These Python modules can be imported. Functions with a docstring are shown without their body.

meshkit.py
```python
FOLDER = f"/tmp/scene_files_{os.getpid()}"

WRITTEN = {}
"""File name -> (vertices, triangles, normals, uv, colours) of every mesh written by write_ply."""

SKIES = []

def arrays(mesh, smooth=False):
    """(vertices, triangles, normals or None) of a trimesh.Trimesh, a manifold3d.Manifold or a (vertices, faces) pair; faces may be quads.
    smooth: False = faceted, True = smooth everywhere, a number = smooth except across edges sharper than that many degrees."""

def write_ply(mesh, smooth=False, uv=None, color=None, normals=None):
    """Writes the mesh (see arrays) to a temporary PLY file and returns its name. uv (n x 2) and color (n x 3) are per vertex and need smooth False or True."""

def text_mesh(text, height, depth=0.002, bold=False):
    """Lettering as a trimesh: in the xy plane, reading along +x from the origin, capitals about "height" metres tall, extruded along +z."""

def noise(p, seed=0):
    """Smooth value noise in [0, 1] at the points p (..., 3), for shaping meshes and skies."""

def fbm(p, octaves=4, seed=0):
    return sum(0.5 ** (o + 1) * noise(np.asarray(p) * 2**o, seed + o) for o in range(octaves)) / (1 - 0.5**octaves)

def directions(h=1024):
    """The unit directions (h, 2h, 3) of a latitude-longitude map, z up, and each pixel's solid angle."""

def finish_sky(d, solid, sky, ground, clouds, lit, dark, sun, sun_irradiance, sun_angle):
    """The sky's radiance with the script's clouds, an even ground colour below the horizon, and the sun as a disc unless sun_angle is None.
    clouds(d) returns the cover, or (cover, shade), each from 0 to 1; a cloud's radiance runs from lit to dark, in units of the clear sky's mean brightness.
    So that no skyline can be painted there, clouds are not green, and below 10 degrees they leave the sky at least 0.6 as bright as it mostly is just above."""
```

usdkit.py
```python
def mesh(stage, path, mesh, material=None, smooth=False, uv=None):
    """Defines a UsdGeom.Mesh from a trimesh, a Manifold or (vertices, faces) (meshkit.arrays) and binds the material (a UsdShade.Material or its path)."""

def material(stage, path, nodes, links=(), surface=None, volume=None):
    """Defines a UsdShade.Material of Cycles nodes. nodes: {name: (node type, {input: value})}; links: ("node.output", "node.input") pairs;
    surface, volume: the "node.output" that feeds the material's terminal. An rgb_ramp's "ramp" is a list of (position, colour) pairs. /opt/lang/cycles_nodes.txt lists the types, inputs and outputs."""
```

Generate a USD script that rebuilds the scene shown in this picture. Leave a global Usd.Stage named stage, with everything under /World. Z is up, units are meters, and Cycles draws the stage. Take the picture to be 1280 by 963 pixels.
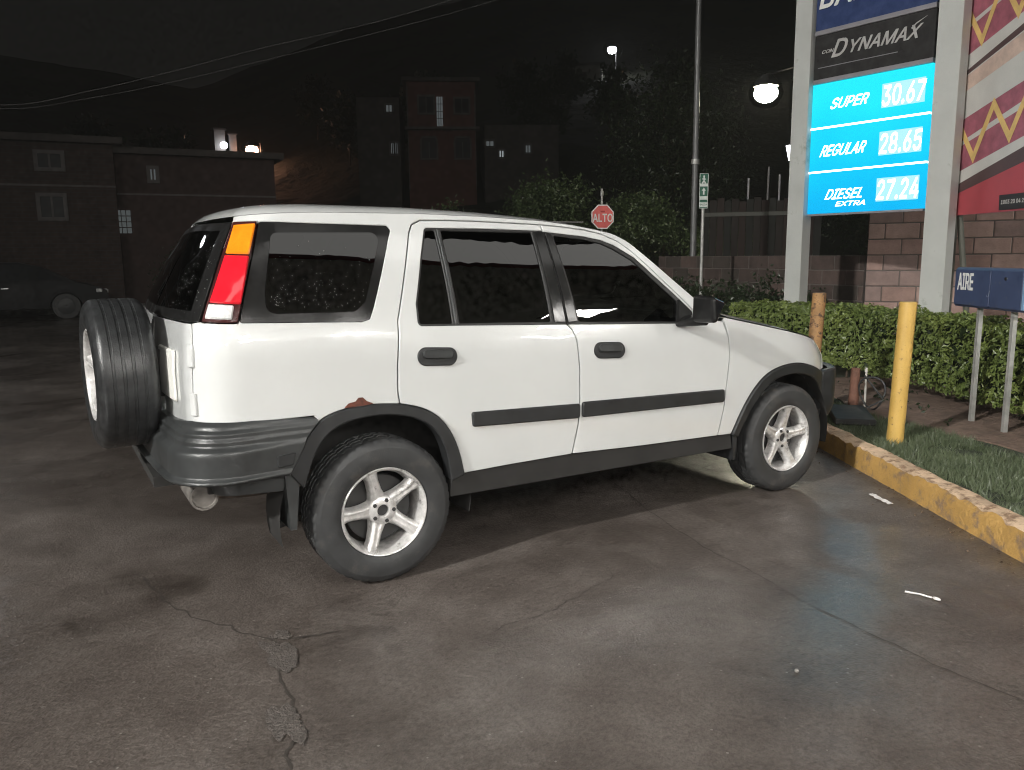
import math, random
import numpy as np, trimesh
from scipy.spatial import Delaunay
import shapely
from shapely.geometry import Polygon, LineString, box as sbox, Point
from shapely.ops import unary_union
import usdkit, meshkit
from pxr import Usd, UsdGeom, UsdLux, UsdShade, Gf, Sdf

stage = Usd.Stage.CreateInMemory()
UsdGeom.SetStageUpAxis(stage, UsdGeom.Tokens.z)
UsdGeom.SetStageMetersPerUnit(stage, 1.0)
UsdGeom.Xform.Define(stage, '/World')
random.seed(7)
rng = np.random.default_rng(7)

# ------------------------------------------------------------------ camera, sky, moon, exposure
cam = UsdGeom.Camera.Define(stage, '/World/camera')
cam.CreateHorizontalApertureAttr(36.0)
cam.CreateVerticalApertureAttr(36.0 * 770 / 1024)
cam.CreateFocalLengthAttr(36.0 * 999.75 / 1280)
cam.CreateClippingRangeAttr(Gf.Vec2f(0.05, 2000))
EXPOSURE = 0.0
cam.CreateExposureAttr(EXPOSURE)
_yaw, _pit, _rol = map(math.radians, (30.58288803, -9.32244884, -0.69120756))
_F = np.array([math.sin(_yaw) * math.cos(_pit), math.cos(_yaw) * math.cos(_pit), math.sin(_pit)])
_R = np.cross(_F, [0, 0, 1.]); _R /= np.linalg.norm(_R); _U = np.cross(_R, _F)
_R, _U = _R * math.cos(_rol) + _U * math.sin(_rol), -_R * math.sin(_rol) + _U * math.cos(_rol)
_C = (-1.26257263, -4.1251557, 1.47364526)
cam.AddTransformOp().Set(Gf.Matrix4d(*_R, 0, *_U, 0, *(-_F), 0, *_C, 1))

SKY, MOON = 0.0007, 0.004
CANOPY, FLOOD, SIGN_L, STREET = 108.0, 3000.0, 1.12, 115.0
UP_AZ, UP_EL = math.radians(200), math.radians(35)
dome = UsdLux.DomeLight.Define(stage, '/World/sky')
dome.GetPrim().SetCustomDataByKey('kind', 'structure')
sky_m = usdkit.material(stage, '/World/Looks/night_sky', {
    's': ('sky_texture', dict(sky_type='single_scattering', sun_disc=False, sun_elevation=UP_EL, sun_rotation=UP_AZ, air_density=1.0, aerosol_density=2.0)),
    'w': ('mix', dict(mix_type='mix', fac=0.93, color2=(8.6, 8.3, 7.6))),
    'b': ('background_shader', dict(strength=SKY))},
    [('s.color', 'w.color1'), ('w.color', 'b.color')], surface='b.background')
UsdShade.MaterialBindingAPI.Apply(dome.GetPrim()).Bind(sky_m)
moon = UsdLux.DistantLight.Define(stage, '/World/moon')
moon.CreateNormalizeAttr(True); moon.CreateIntensityAttr(MOON); moon.CreateAngleAttr(0.5); moon.CreateColorAttr(Gf.Vec3f(1, .97, .92))
moon.AddRotateXYZOp().Set(Gf.Vec3f(90 - 35, 0, 180 - 200))

# ------------------------------------------------------------------ helpers
LOC, USED = {}, {}
def number(base):
    k = USED.get(base, 0); USED[base] = k + 1
    return base if k == 0 else f'{base}_{k:03d}'
def thing(name, label, cat, loc=(0, 0, 0), group=None, kind=None):
    path = number('/World/' + name)
    x = UsdGeom.Xform.Define(stage, path); x.AddTranslateOp().Set(Gf.Vec3d(*loc))
    meta(x.GetPrim(), label, cat, group, kind)
    LOC[path] = np.asarray(loc, float)
    return path
def meta(pr, label=None, cat=None, group=None, kind=None):
    for k, v in (('label', label), ('category', cat), ('group', group), ('kind', kind)):
        if v: pr.SetCustomDataByKey(k, v)
def part(parent, name, mesh, mat, smooth=30, label=None, kind=None):
    path = number(parent + '/' + name)
    top = '/'.join(parent.split('/')[:3])
    v, f, n = meshkit.arrays(mesh, False)
    usdkit.mesh(stage, path, trimesh.Trimesh(v - LOC[top], f, process=False), mat, smooth=smooth)
    meta(stage.GetPrimAtPath(path), label, None, None, kind)
    return path
def single(name, mesh, mat, label=None, cat=None, group=None, kind=None, smooth=30):
    path = number('/World/' + name)
    usdkit.mesh(stage, path, mesh, mat, smooth=smooth)
    meta(stage.GetPrimAtPath(path), label, cat, group, kind)
    LOC[path] = np.zeros(3)
    return path
def cat_(ms):
    ms = [m if isinstance(m, trimesh.Trimesh) else trimesh.Trimesh(*meshkit.arrays(m)[:2], process=False) for m in ms]
    return trimesh.util.concatenate(ms)
def bx(x0, x1, y0, y1, z0, z1):
    m = trimesh.creation.box((x1 - x0, y1 - y0, z1 - z0)); m.apply_translation(((x0 + x1) / 2, (y0 + y1) / 2, (z0 + z1) / 2)); return m
def frame(m, o, ex, ey, ez=(0, 0, 1)):
    """places a mesh made in local axes"""
    T = np.eye(4); T[:3, 0], T[:3, 1], T[:3, 2], T[:3, 3] = ex, ey, ez, o
    m = m.copy(); m.apply_transform(T)
    if np.linalg.det(T[:3, :3]) < 0: m.invert()
    return m
def chamfer_box(sx, sy, sz, r=.01, n=0):
    import manifold3d as mf
    pts = []
    for a in (-1, 1):
        for b in (-1, 1):
            for c in (-1, 1):
                for d in ((1, 0, 0), (0, 1, 0), (0, 0, 1)):
                    q = np.array([a * (sx / 2 - r), b * (sy / 2 - r), c * (sz / 2 - r)]) + np.array([a, b, c]) * np.array(d) * r
                    pts.append(q)
    return trimesh.convex.convex_hull(np.array(pts))
def tube(pts, r, n=10, caps=True):
    pts = np.asarray(pts, float); rr = np.broadcast_to(r, len(pts))
    V, Fc = [], []
    t = np.gradient(pts, axis=0); t /= np.linalg.norm(t, axis=1, keepdims=True)
    up = np.array([0, 0, 1.]) if abs(t[0][2]) < .9 else np.array([1., 0, 0])
    for i in range(len(pts)):
        a = np.cross(t[i], up); a /= np.linalg.norm(a); b = np.cross(t[i], a)
        th = np.linspace(0, 2 * np.pi, n, endpoint=False)
        V.append(pts[i] + rr[i] * (np.cos(th)[:, None] * a + np.sin(th)[:, None] * b))
    V = np.vstack(V)
    for i in range(len(pts) - 1):
        for k in range(n):
            a, b = i * n + k, i * n + (k + 1) % n
            Fc += [[a, b, b + n], [a, b + n, a + n]]
    if caps:
        c0, c1 = len(V), len(V) + 1; V = np.vstack([V, pts[0], pts[-1]])
        e = (len(pts) - 1) * n
        for k in range(n): Fc += [[c0, (k + 1) % n, k], [c1, e + k, e + (k + 1) % n]]
    m = trimesh.Trimesh(V, np.array(Fc), process=False)
    if m.volume < 0: m.invert()
    return m
def lathe(prof, n=48, axis='z'):
    """prof: (r, h) from the bottom up; revolved about z or y"""
    prof = np.asarray(prof, float); th = np.linspace(0, 2 * np.pi, n, endpoint=False)
    r, h = prof[:, 0][:, None], np.repeat(prof[:, 1][:, None], n, 1)
    if axis == 'z': V = np.stack([r * np.cos(th), r * np.sin(th), h], -1)
    else: V = np.stack([r * np.cos(th), h, r * np.sin(th)], -1)
    return grid_mesh(V, closed=True)
def grid_mesh(V, closed=False):
    V = np.asarray(V, float); a, b = V.shape[:2]; Fc = []
    i, j = np.meshgrid(np.arange(a - 1), np.arange(b if closed else b - 1), indexing='ij')
    j2 = (j + 1) % b
    q = np.stack([i * b + j, i * b + j2, (i + 1) * b + j2, (i + 1) * b + j], -1).reshape(-1, 4)
    Fc = np.vstack([q[:, [0, 1, 2]], q[:, [0, 2, 3]]])
    return trimesh.Trimesh(V.reshape(-1, 3), Fc, process=False)
def flip(m):
    m = m.copy(); m.faces = m.faces[:, ::-1]; return m
def mirror(m):
    m = m.copy(); v = np.array(m.vertices); v[:, 1] *= -1
    return trimesh.Trimesh(v, np.array(m.faces)[:, ::-1], process=False)
def extrude(poly, d):
    ms = [trimesh.creation.extrude_polygon(g, d, engine='earcut') for g in getattr(poly, 'geoms', [poly]) if g.area > 1e-7]
    return cat_(ms)
def leaf_cloud(centres, size, seed=0, flat=0.35, aspect=.55, facing=None):
    """one small folded leaf at every point"""
    r = np.random.default_rng(seed); n = len(centres)
    d = r.normal(size=(n, 3)); d[:, 2] += flat
    if facing is not None: d = d * .55 + facing
    d /= np.linalg.norm(d, axis=1, keepdims=True)
    a = np.cross(d, r.normal(size=(n, 3))); a /= np.linalg.norm(a, axis=1, keepdims=True); b = np.cross(d, a)
    s = size * r.uniform(.6, 1.35, (n, 1))
    P = np.stack([centres - a * s * .5, centres + b * s * aspect * .5 + d * s * .08, centres + a * s * .5, centres - b * s * aspect * .5 + d * s * .08], 1)
    i = np.arange(n)[:, None] * 4
    return trimesh.Trimesh(P.reshape(-1, 3), np.vstack([i + [0, 1, 2], i + [0, 2, 3]]), process=False)
def lettering(text, h, depth=.003, bold=True, slant=0., squeeze=1., centre=True):
    m = meshkit.text_mesh(text, h, depth, bold)
    v = np.array(m.vertices); v[:, 0] = v[:, 0] * squeeze
    if centre: v[:, 0] -= (v[:, 0].min() + v[:, 0].max()) / 2
    v[:, 0] += slant * v[:, 1]
    return trimesh.Trimesh(v, m.faces, process=False)

# ------------------------------------------------------------------ materials
def mat(name, nodes, links, surface):
    return usdkit.material(stage, '/World/Looks/' + name, nodes, links, surface=surface)
def plain(name, color, rough=.5, metal=0., spec=.5, var=.15, scale=6., bump=0., bscale=60., coat=0., dirt=None, detail=4):
    """a principled surface with a little tonal variation, roughness variation and fine relief"""
    c = np.array(color, float)
    nodes = {'g': ('geometry', {}),
             'n': ('noise_texture', dict(scale=scale, detail=detail, roughness=.6)),
             'r': ('rgb_ramp', dict(ramp=[(.25, tuple(c * (1 - var))), (.75, tuple(np.minimum(c * (1 + var), 1)))])),
             'rr': ('map_range', dict(from_min=.3, from_max=.7, to_min=max(rough - .08, .02), to_max=min(rough + .08, 1))),
             'p': ('principled_bsdf', dict(metallic=metal, specular_ior_level=spec, coat_weight=coat))}
    links = [('g.position', 'n.vector'), ('n.fac', 'r.fac'), ('n.fac', 'rr.value'), ('rr.result', 'p.roughness')]
    out = 'r.color'
    if dirt is not None:
        nodes |= {'dn': ('noise_texture', dict(scale=dirt[1], detail=6, roughness=.7)), 'dm': ('map_range', dict(from_min=dirt[2], from_max=dirt[2] + .12, to_min=0, to_max=1, clamp=True)), 'dx': ('mix', dict(mix_type='mix', color2=dirt[0]))}
        links += [('g.position', 'dn.vector'), ('dn.fac', 'dm.value'), ('dm.result', 'dx.fac'), (out, 'dx.color1')]
        out = 'dx.color'
    links.append((out, 'p.base_color'))
    if bump:
        nodes |= {'bn': ('noise_texture', dict(scale=bscale, detail=4, roughness=.6)), 'b': ('bump', dict(strength=1.0, distance=bump))}
        links += [('g.position', 'bn.vector'), ('bn.fac', 'b.height'), ('b.normal', 'p.normal')]
    return mat(name, nodes, links, 'p.BSDF')
def glow(name, color, strength):
    return mat(name, {'e': ('emission', dict(color=color, strength=strength))}, [], 'e.emission')
def leafy(name, dark, light, scale=3., trans=.25):
    nodes = {'g': ('geometry', {}), 'n': ('noise_texture', dict(scale=scale, detail=3)), 'm': ('mix_float', dict(fac=.55)),
             'r': ('rgb_ramp', dict(ramp=[(.2, dark), (.55, tuple((np.array(dark) + light) / 2)), (.85, light)])),
             'p': ('principled_bsdf', dict(roughness=.36, specular_ior_level=.6)), 't': ('translucent_bsdf', {}), 'x': ('mix_closure', dict(fac=trans))}
    return mat(name, nodes, [('g.position', 'n.vector'), ('n.fac', 'm.a'), ('g.random_per_island', 'm.b'), ('m.result', 'r.fac'), ('r.color', 'p.base_color'), ('r.color', 't.color'), ('p.BSDF', 'x.closure1'), ('t.BSDF', 'x.closure2')], 'x.closure')
def pane(name, tint, rough=.0):
    nodes = {'t': ('transparent_bsdf', dict(color=tint)), 'g': ('glossy_bsdf', dict(color=(1, 1, 1), roughness=rough)), 'f': ('fresnel', dict(IOR=1.52)), 'x': ('mix_closure', {})}
    return mat(name, nodes, [('f.fac', 'x.fac'), ('t.BSDF', 'x.closure1'), ('g.BSDF', 'x.closure2')], 'x.closure')

M = {}
M['paint'] = plain('white_paint', (.60, .612, .608), .22, var=.015, scale=2, coat=1.)
M['gap'] = plain('panel_gap', (.02, .02, .02), .8)
M['plastic'] = plain('black_plastic', (.019, .020, .021), .42, var=.25, scale=9, bump=.0006, bscale=350)
M['plastic2'] = plain('grey_black_plastic', (.030, .032, .0325), .36, var=.3, scale=5, bump=.0006, bscale=300)
M['rubber'] = plain('tyre_rubber', (.032, .033, .034), .55, var=.3, scale=14, bump=.0008, bscale=200, dirt=((.06, .055, .05), 7, .55))
M['rubber_wet'] = plain('wet_tyre_rubber', (.022, .023, .024), .3, var=.3, scale=14, bump=.0012, bscale=160)
M['trim'] = plain('window_rubber', (.018, .018, .018), .5)
M['gloss_black'] = plain('gloss_black', (.012, .012, .012), .16, var=.1, spec=.35)
M['under'] = plain('underbody', (.02, .019, .018), .8, var=.4)
M['alloy'] = plain('alloy', (.66, .65, .64), .3, metal=.45, var=.1, scale=20, dirt=((.22, .21, .2), 16, .56))
M['alloy_dark'] = plain('alloy_shadow', (.06, .06, .06), .5, metal=.6, var=.2)
M['steel'] = plain('rusty_steel', (.14, .11, .09), .55, metal=.7, var=.4, scale=20)
M['chrome'] = plain('bright_steel', (.6, .6, .6), .18, metal=1.)
M['seat'] = plain('seat_cloth', (.055, .052, .05), .9, var=.2, scale=30)
M['glass_dark'] = pane('privacy_glass', (.015, .015, .015))
M['glass'] = pane('tinted_glass', (.16, .165, .155))
M['lens_amber'] = plain('amber_lens', (.82, .24, .01), .12, var=.12, scale=14, coat=.8)
M['lens_red'] = plain('red_lens', (.62, .012, .025), .12, var=.12, scale=12, coat=.8)
M['lens_clear'] = plain('clear_lens', (.6, .6, .6), .15, var=.25, scale=60, coat=.8)
M['lens_bezel'] = plain('lamp_bezel', (.05, .012, .012), .15, coat=.5)
M['rust'] = plain('rust_patch', (.11, .035, .022), .8, var=.6, scale=60, bump=.002, bscale=120)
M['plate'] = plain('number_plate', (.7, .7, .66), .4, var=.05)
M['drop'] = plain('water_drop', (.22, .225, .22), .1, spec=.8, var=.1)

# ------------------------------------------------------------------ the ground and the land behind
def ground_material():
    nodes = {'g': ('geometry', {}),
        'big': ('noise_texture', dict(scale=.42, detail=3, roughness=.55)),
        'wet': ('noise_texture', dict(scale=.85, detail=5, roughness=.62, distortion=.4)),
        'mid': ('noise_texture', dict(scale=3.1, detail=6, roughness=.68)),
        'fine': ('noise_texture', dict(scale=48, detail=5, roughness=.75)),
        'grit': ('voronoi_texture', dict(scale=95)), 'chips': ('voronoi_texture', dict(scale=38)), 'chip_pick': ('white_noise_texture', dict(dimensions='3D')),
        'stain': ('noise_texture', dict(scale=1.5, detail=4, roughness=.6, distortion=.8)),
        'c1': ('rgb_ramp', dict(ramp=[(.25, (.058, .047, .041)), (.5, (.086, .072, .063)), (.75, (.122, .106, .095))])),
        'c2': ('rgb_ramp', dict(ramp=[(.3, (.62, .59, .56)), (.5, (1, 1, 1)), (.72, (1.28, 1.3, 1.32))])),
        'c3': ('rgb_ramp', dict(ramp=[(.30, (.5, .48, .46)), (.5, (1, 1, 1)), (.72, (1.45, 1.45, 1.48))])),
        'c4': ('rgb_ramp', dict(ramp=[(.30, (.50, .48, .46)), (.40, (1, 1, 1)), (1., (1, 1, 1))])),
        'x1': ('mix', dict(mix_type='multiply', fac=1.)), 'x2': ('mix', dict(mix_type='multiply', fac=1.)), 'x3': ('mix', dict(mix_type='multiply', fac=1.)),
        'cl': ('math', dict(math_type='less_than', value2=.17)), 'cp': ('math', dict(math_type='greater_than', value2=.94)), 'cm': ('math', dict(math_type='multiply')), 'x4': ('mix', dict(mix_type='mix', color2=(.20, .185, .17))),
        'ro': ('map_range', dict(from_min=.40, from_max=.60, to_min=.24, to_max=.55, clamp=True)),
        'h': ('mix_float', dict(fac=.5)), 'b': ('bump', dict(strength=1., distance=.0032)), 'cw': ('map_range', dict(from_min=.46, from_max=.60, to_min=.6, to_max=0., clamp=True)),
        'b2': ('bump', dict(strength=.5, distance=.010)),
        'p': ('principled_bsdf', dict(specular_ior_level=.5, coat_roughness=.22, coat_ior=1.4))}
    links = [('g.position', k + '.vector') for k in ('big', 'wet', 'mid', 'fine', 'grit', 'chips', 'stain')] + [
        ('mid.fac', 'c1.fac'), ('big.fac', 'c2.fac'), ('fine.fac', 'c3.fac'), ('stain.fac', 'c4.fac'), ('c1.color', 'x1.color1'), ('c2.color', 'x1.color2'), ('x1.color', 'x2.color1'), ('c3.color', 'x2.color2'), ('x2.color', 'x3.color1'), ('c4.color', 'x3.color2'),
        ('chips.position', 'chip_pick.vector'), ('chips.distance', 'cl.value1'), ('chip_pick.value', 'cp.value1'), ('cl.value', 'cm.value1'), ('cp.value', 'cm.value2'), ('cm.value', 'x4.fac'), ('x3.color', 'x4.color1'), ('x4.color', 'p.base_color'),
        ('wet.fac', 'ro.value'), ('wet.fac', 'cw.value'), ('cw.result', 'p.coat_weight'), ('b2.normal', 'p.coat_normal'), ('ro.result', 'p.roughness'),
        ('fine.fac', 'h.a'), ('grit.distance', 'h.b'), ('mid.fac', 'b2.height'), ('b2.normal', 'b.normal'), ('h.result', 'b.height'), ('b.normal', 'p.normal')]
    return mat('wet_asphalt', nodes, links, 'p.BSDF')
M['asphalt'] = ground_material()
M['crack'] = plain('crack_dirt', (.046, .039, .034), .6, var=.4, scale=30)
M['patch'] = plain('crumbled_asphalt', (.088, .076, .068), .6, var=.4, scale=70, bump=.01, bscale=90)
M['soil'] = plain('soil', (.19, .13, .10), .9, var=.4, scale=9, bump=.03, bscale=25)
M['lawn'] = plain('lawn_soil', (.035, .045, .025), .9, var=.4, scale=9, bump=.02, bscale=40)
M['grass'] = leafy('grass_blades', (.12, .15, .085), (.28, .33, .19), scale=2.5, trans=.3)
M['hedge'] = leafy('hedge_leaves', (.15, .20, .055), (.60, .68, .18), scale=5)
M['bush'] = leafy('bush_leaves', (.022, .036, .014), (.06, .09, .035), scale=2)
M['tree'] = leafy('tree_leaves', (.06, .09, .035), (.19, .25, .10), scale=1.2)
M['bark'] = plain('bark', (.07, .05, .035), .9, var=.4, scale=14, bump=.02, bscale=30)
M['hill'] = plain('hill_scrub', (.03, .032, .02), .95, var=.5, scale=.25, bump=.5, bscale=.8)
M['concrete'] = plain('concrete', (.3, .29, .27), .8, var=.15, scale=5, bump=.003, bscale=80)
M['kerb'] = plain('kerb_paint', (.47, .28, .085), .65, var=.22, scale=4, bump=.012, bscale=30, dirt=((.24, .16, .10), 7, .50), detail=6)
M['kerb_top'] = plain('worn_kerb_top', (.56, .41, .28), .75, var=.3, scale=5, bump=.015, bscale=30, dirt=((.24, .15, .09), 14, .5))

ground = grid_mesh(np.stack(list(np.meshgrid(np.linspace(-160, 160, 2), np.linspace(-110, 210, 2), indexing='ij')) + [np.zeros((2, 2))], -1))
if ground.face_normals[0][2] < 0: ground = flip(ground)
GR = single('forecourt', ground, M['asphalt'], 'dark wet brownish asphalt forecourt under the white car', None, kind='structure')

def jitter_line(pts, step, amp, seed):
    L = LineString(pts); n = max(int(L.length / step), 2)
    q = np.array([L.interpolate(i / n, True).coords[0] for i in range(n + 1)])
    r = np.random.default_rng(seed)
    j = r.normal(size=q.shape) * amp; j[1:-1] = (j[:-2] + j[1:-1] + j[2:]) / 2
    return q + j
def ribbon(pts, w, z, seed):
    r = np.random.default_rng(seed); q = np.asarray(pts); t = np.gradient(q, axis=0); t /= np.linalg.norm(t, axis=1, keepdims=True)
    n = np.stack([-t[:, 1], t[:, 0]], -1); ww = w * r.uniform(.35, 1.3, (len(q), 1)); ww[0] *= .2; ww[-1] *= .2
    a, b = q + n * ww, q - n * ww
    V = np.stack([np.c_[b, np.full(len(q), z)], np.c_[a, np.full(len(q), z)]], 1)
    m = grid_mesh(V)
    return flip(m) if m.face_normals[:, 2].sum() < 0 else m
seam = [(1.95, .2), (1.583, -.994), (1.49, -1.55), (1.426, -1.973), (1.40, -2.4), (1.396, -2.896), (1.38, -3.4)]
part(GR, 'crack', ribbon(jitter_line(seam, .05, .007, 3), .0026, .003, 4), M['crack'])
crack2 = [(-.98, -.1), (-.86, -.62), (-.72, -.98), (-.581, -1.14), (-.62, -1.4), (-.66, -1.62), (-.74, -1.9), (-.80, -2.1)]
part(GR, 'crack', ribbon(jitter_line(crack2, .03, .014, 5), .0045, .003, 6), M['crack'])
part(GR, 'crack', ribbon(jitter_line([(-.581, -1.14), (-.45, -1.19), (-.33, -1.2)], .03, .008, 7), .006, .003, 8), M['crack'])
part(GR, 'crack', ribbon(jitter_line([(.05, -1.55), (.5, -1.5), (.95, -1.32)], .04, .012, 17), .0016, .003, 18), M['crack'])
def blob(cx, cy, rx, ry, z, seed, n=40):
    a = np.linspace(0, 2 * np.pi, n, endpoint=False); r = np.random.default_rng(seed)
    k = 1 + .28 * np.interp(a, np.linspace(0, 2 * np.pi, 14), np.r_[(q := r.normal(size=13)), q[0]]) + .07 * r.normal(size=n)
    P = np.c_[cx + rx * k * np.cos(a), cy + ry * k * np.sin(a), np.full(n, z)]
    V = np.vstack([P, [[cx, cy, z + .004]]]); i = np.arange(n)
    return trimesh.Trimesh(V, np.c_[i, (i + 1) % n, np.full(n, n)], process=False)
for k, (x, y, rx, ry) in enumerate([(-.60, -1.27, .045, .13), (-.70, -1.72, .05, .11), (-.56, -1.12, .03, .05)]):
    part(GR, 'crumbled_patch', blob(x, y, rx, ry, .005, 30 + k), M['patch'])

def hill_h(x, y):
    r = np.hypot(x, y + 4); yaw = np.degrees(np.arctan2(x, y + 4))
    k = np.interp(yaw, [-60, -5, 10, 20, 30, 50, 70, 110], [.30, .27, .235, .33, .38, .38, .36, .3])
    h = np.maximum(r - 33, 0) * k
    return h * np.clip((r - 33) / 12, 0, 1) ** .3 + np.clip((r - 36) / 10, 0, 1) * 1.6 * (meshkit.fbm(np.stack([x, y, 0 * x], -1) / 7, 4, 5) - .5) * 1.6 - .05
rr_, aa_ = np.meshgrid(np.r_[np.linspace(32.5, 70, 60), np.linspace(72, 190, 60)], np.radians(np.linspace(-50, 118, 150)), indexing='ij')
hx, hy = rr_ * np.sin(aa_), rr_ * np.cos(aa_) - 4
hill = grid_mesh(np.stack([hx, hy, hill_h(hx, hy)], -1))
if hill.face_normals[:, 2].sum() < 0: hill = flip(hill)
single('hillside', hill, M['hill'], 'dark scrub covered hillside rising behind the street', None, kind='structure', smooth=True)

# kerb, lawn and soil: coordinates along the kerb (s) and away from the forecourt (t)
KO, KS, KN = np.array([3.40, -.836, 0]), np.array([.473, .881, 0]), np.array([.881, -.473, 0])
def kp(s, t, z): return KO + KS * np.asarray(s)[..., None] + KN * np.asarray(t)[..., None] + np.array([0, 0, 1.]) * np.asarray(z)[..., None]
s = np.linspace(-6.5, 5.0, 420)
prof = [(0, -.02), (.004, .05), (.008, .115), (.02, .14), (.05, .152), (.10, .152), (.145, .148), (.16, .13), (.162, .02)]
Vk = []
for t, z in prof:
    q = kp(s, np.full_like(s, t), np.full_like(s, z))
    n1 = meshkit.fbm(np.stack([s * 6, np.full_like(s, t * 25), np.full_like(s, z * 20)], -1), 4, 3) - .5
    n2 = meshkit.fbm(np.stack([s * 22, np.full_like(s, t * 60), np.full_like(s, z * 50)], -1), 3, 9) - .5
    e = 1.0 if .008 <= t <= .1 else .35
    q = q + np.array([0, 0, 1.]) * ((n1 * .035 + n2 * .03) * e)[:, None] * (z > .1) + KN * ((n1 * .04 + n2 * .025) * e)[:, None]
    Vk.append(q)
kerb = grid_mesh(np.stack(Vk[:4], 0)); kerb_t = grid_mesh(np.stack(Vk[3:], 0))
kb = thing('kerb', 'low kerb with worn yellow paint between asphalt and lawn', 'kerb', kind='structure')
def outward(m, ref):
    return flip(m) if ((m.triangles_center - ref) * m.face_normals).sum() < 0 else m
part(kb, 'painted_face', outward(kerb, KO + KN * 2 * 0 + KN * .08 + np.array([0, 0, -.5])), M['kerb'], smooth=True)
part(kb, 'worn_top', outward(kerb_t, KO + KN * .08 + np.array([0, 0, -.5])), M['kerb_top'], smooth=True)
def slab_poly(pts, z0, z1):
    m = extrude(Polygon(pts), z1 - z0); m.apply_translation((0, 0, z0)); return m
lawn = [tuple(kp(np.array(a), np.array(t), np.array(0.))[:2]) for a, t in ((-6.5, .155), (5.0, .155), (7, 1.0), (7, 12), (-6.5, 12))]
single('lawn', slab_poly(lawn, -.05, .115), M['lawn'], 'raised planted ground behind the yellow kerb', None, kind='structure', smooth=False)
def in_soil(x, y):
    P = np.stack([x, y, 0 * x], -1) - KO; t = P @ KN; sg = P @ KS
    return t > .95 + .35 * (meshkit.fbm(np.stack([sg * 1.2, sg * 0, sg * 0], -1), 3, 2) - .5) - .35 * np.clip((sg - .3), 0, 1.0)
N_ = 90000
sg, tg = rng.uniform(-2.6, 3.4, N_), rng.uniform(.16, 1.9, N_) ** 1
P = kp(sg, tg, np.full(N_, .112)); keep = ~in_soil(P[:, 0], P[:, 1]) & (meshkit.fbm(P * 2.5, 3, 4) > .33); P = P[keep]; n = len(P)
h = rng.uniform(.025, .065, n)[:, None]; lean = rng.normal(size=(n, 3)) * .45; lean[:, 2] = 1; w = rng.uniform(.0025, .005, n)[:, None]
az = rng.uniform(0, 2 * np.pi, n); sd = np.stack([np.cos(az), np.sin(az), 0 * az], -1)
G = np.stack([P - sd * w, P + sd * w, P + lean * h], 1)
single('grass', trimesh.Trimesh(G.reshape(-1, 3), np.arange(3 * n).reshape(-1, 3), process=False), M['grass'], 'short green grass along the inner side of the yellow kerb', 'grass', kind='stuff', smooth=False)
soil = [tuple(kp(np.array(a), np.array(t), np.array(0.))[:2]) for a, t in zip(np.r_[np.linspace(-3, 3.2, 40), 3.2, -3], np.r_[.98 + .1 * np.sin(np.linspace(0, 17, 40)) - .33 * np.clip(np.linspace(-3, 3.2, 40) - .3, 0, 1), 3.2, 3.2])]
single('soil_bed', slab_poly(soil, .10, .125), M['soil'], 'bare reddish soil bed in front of the hedge', None, kind='structure', smooth=False)

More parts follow.
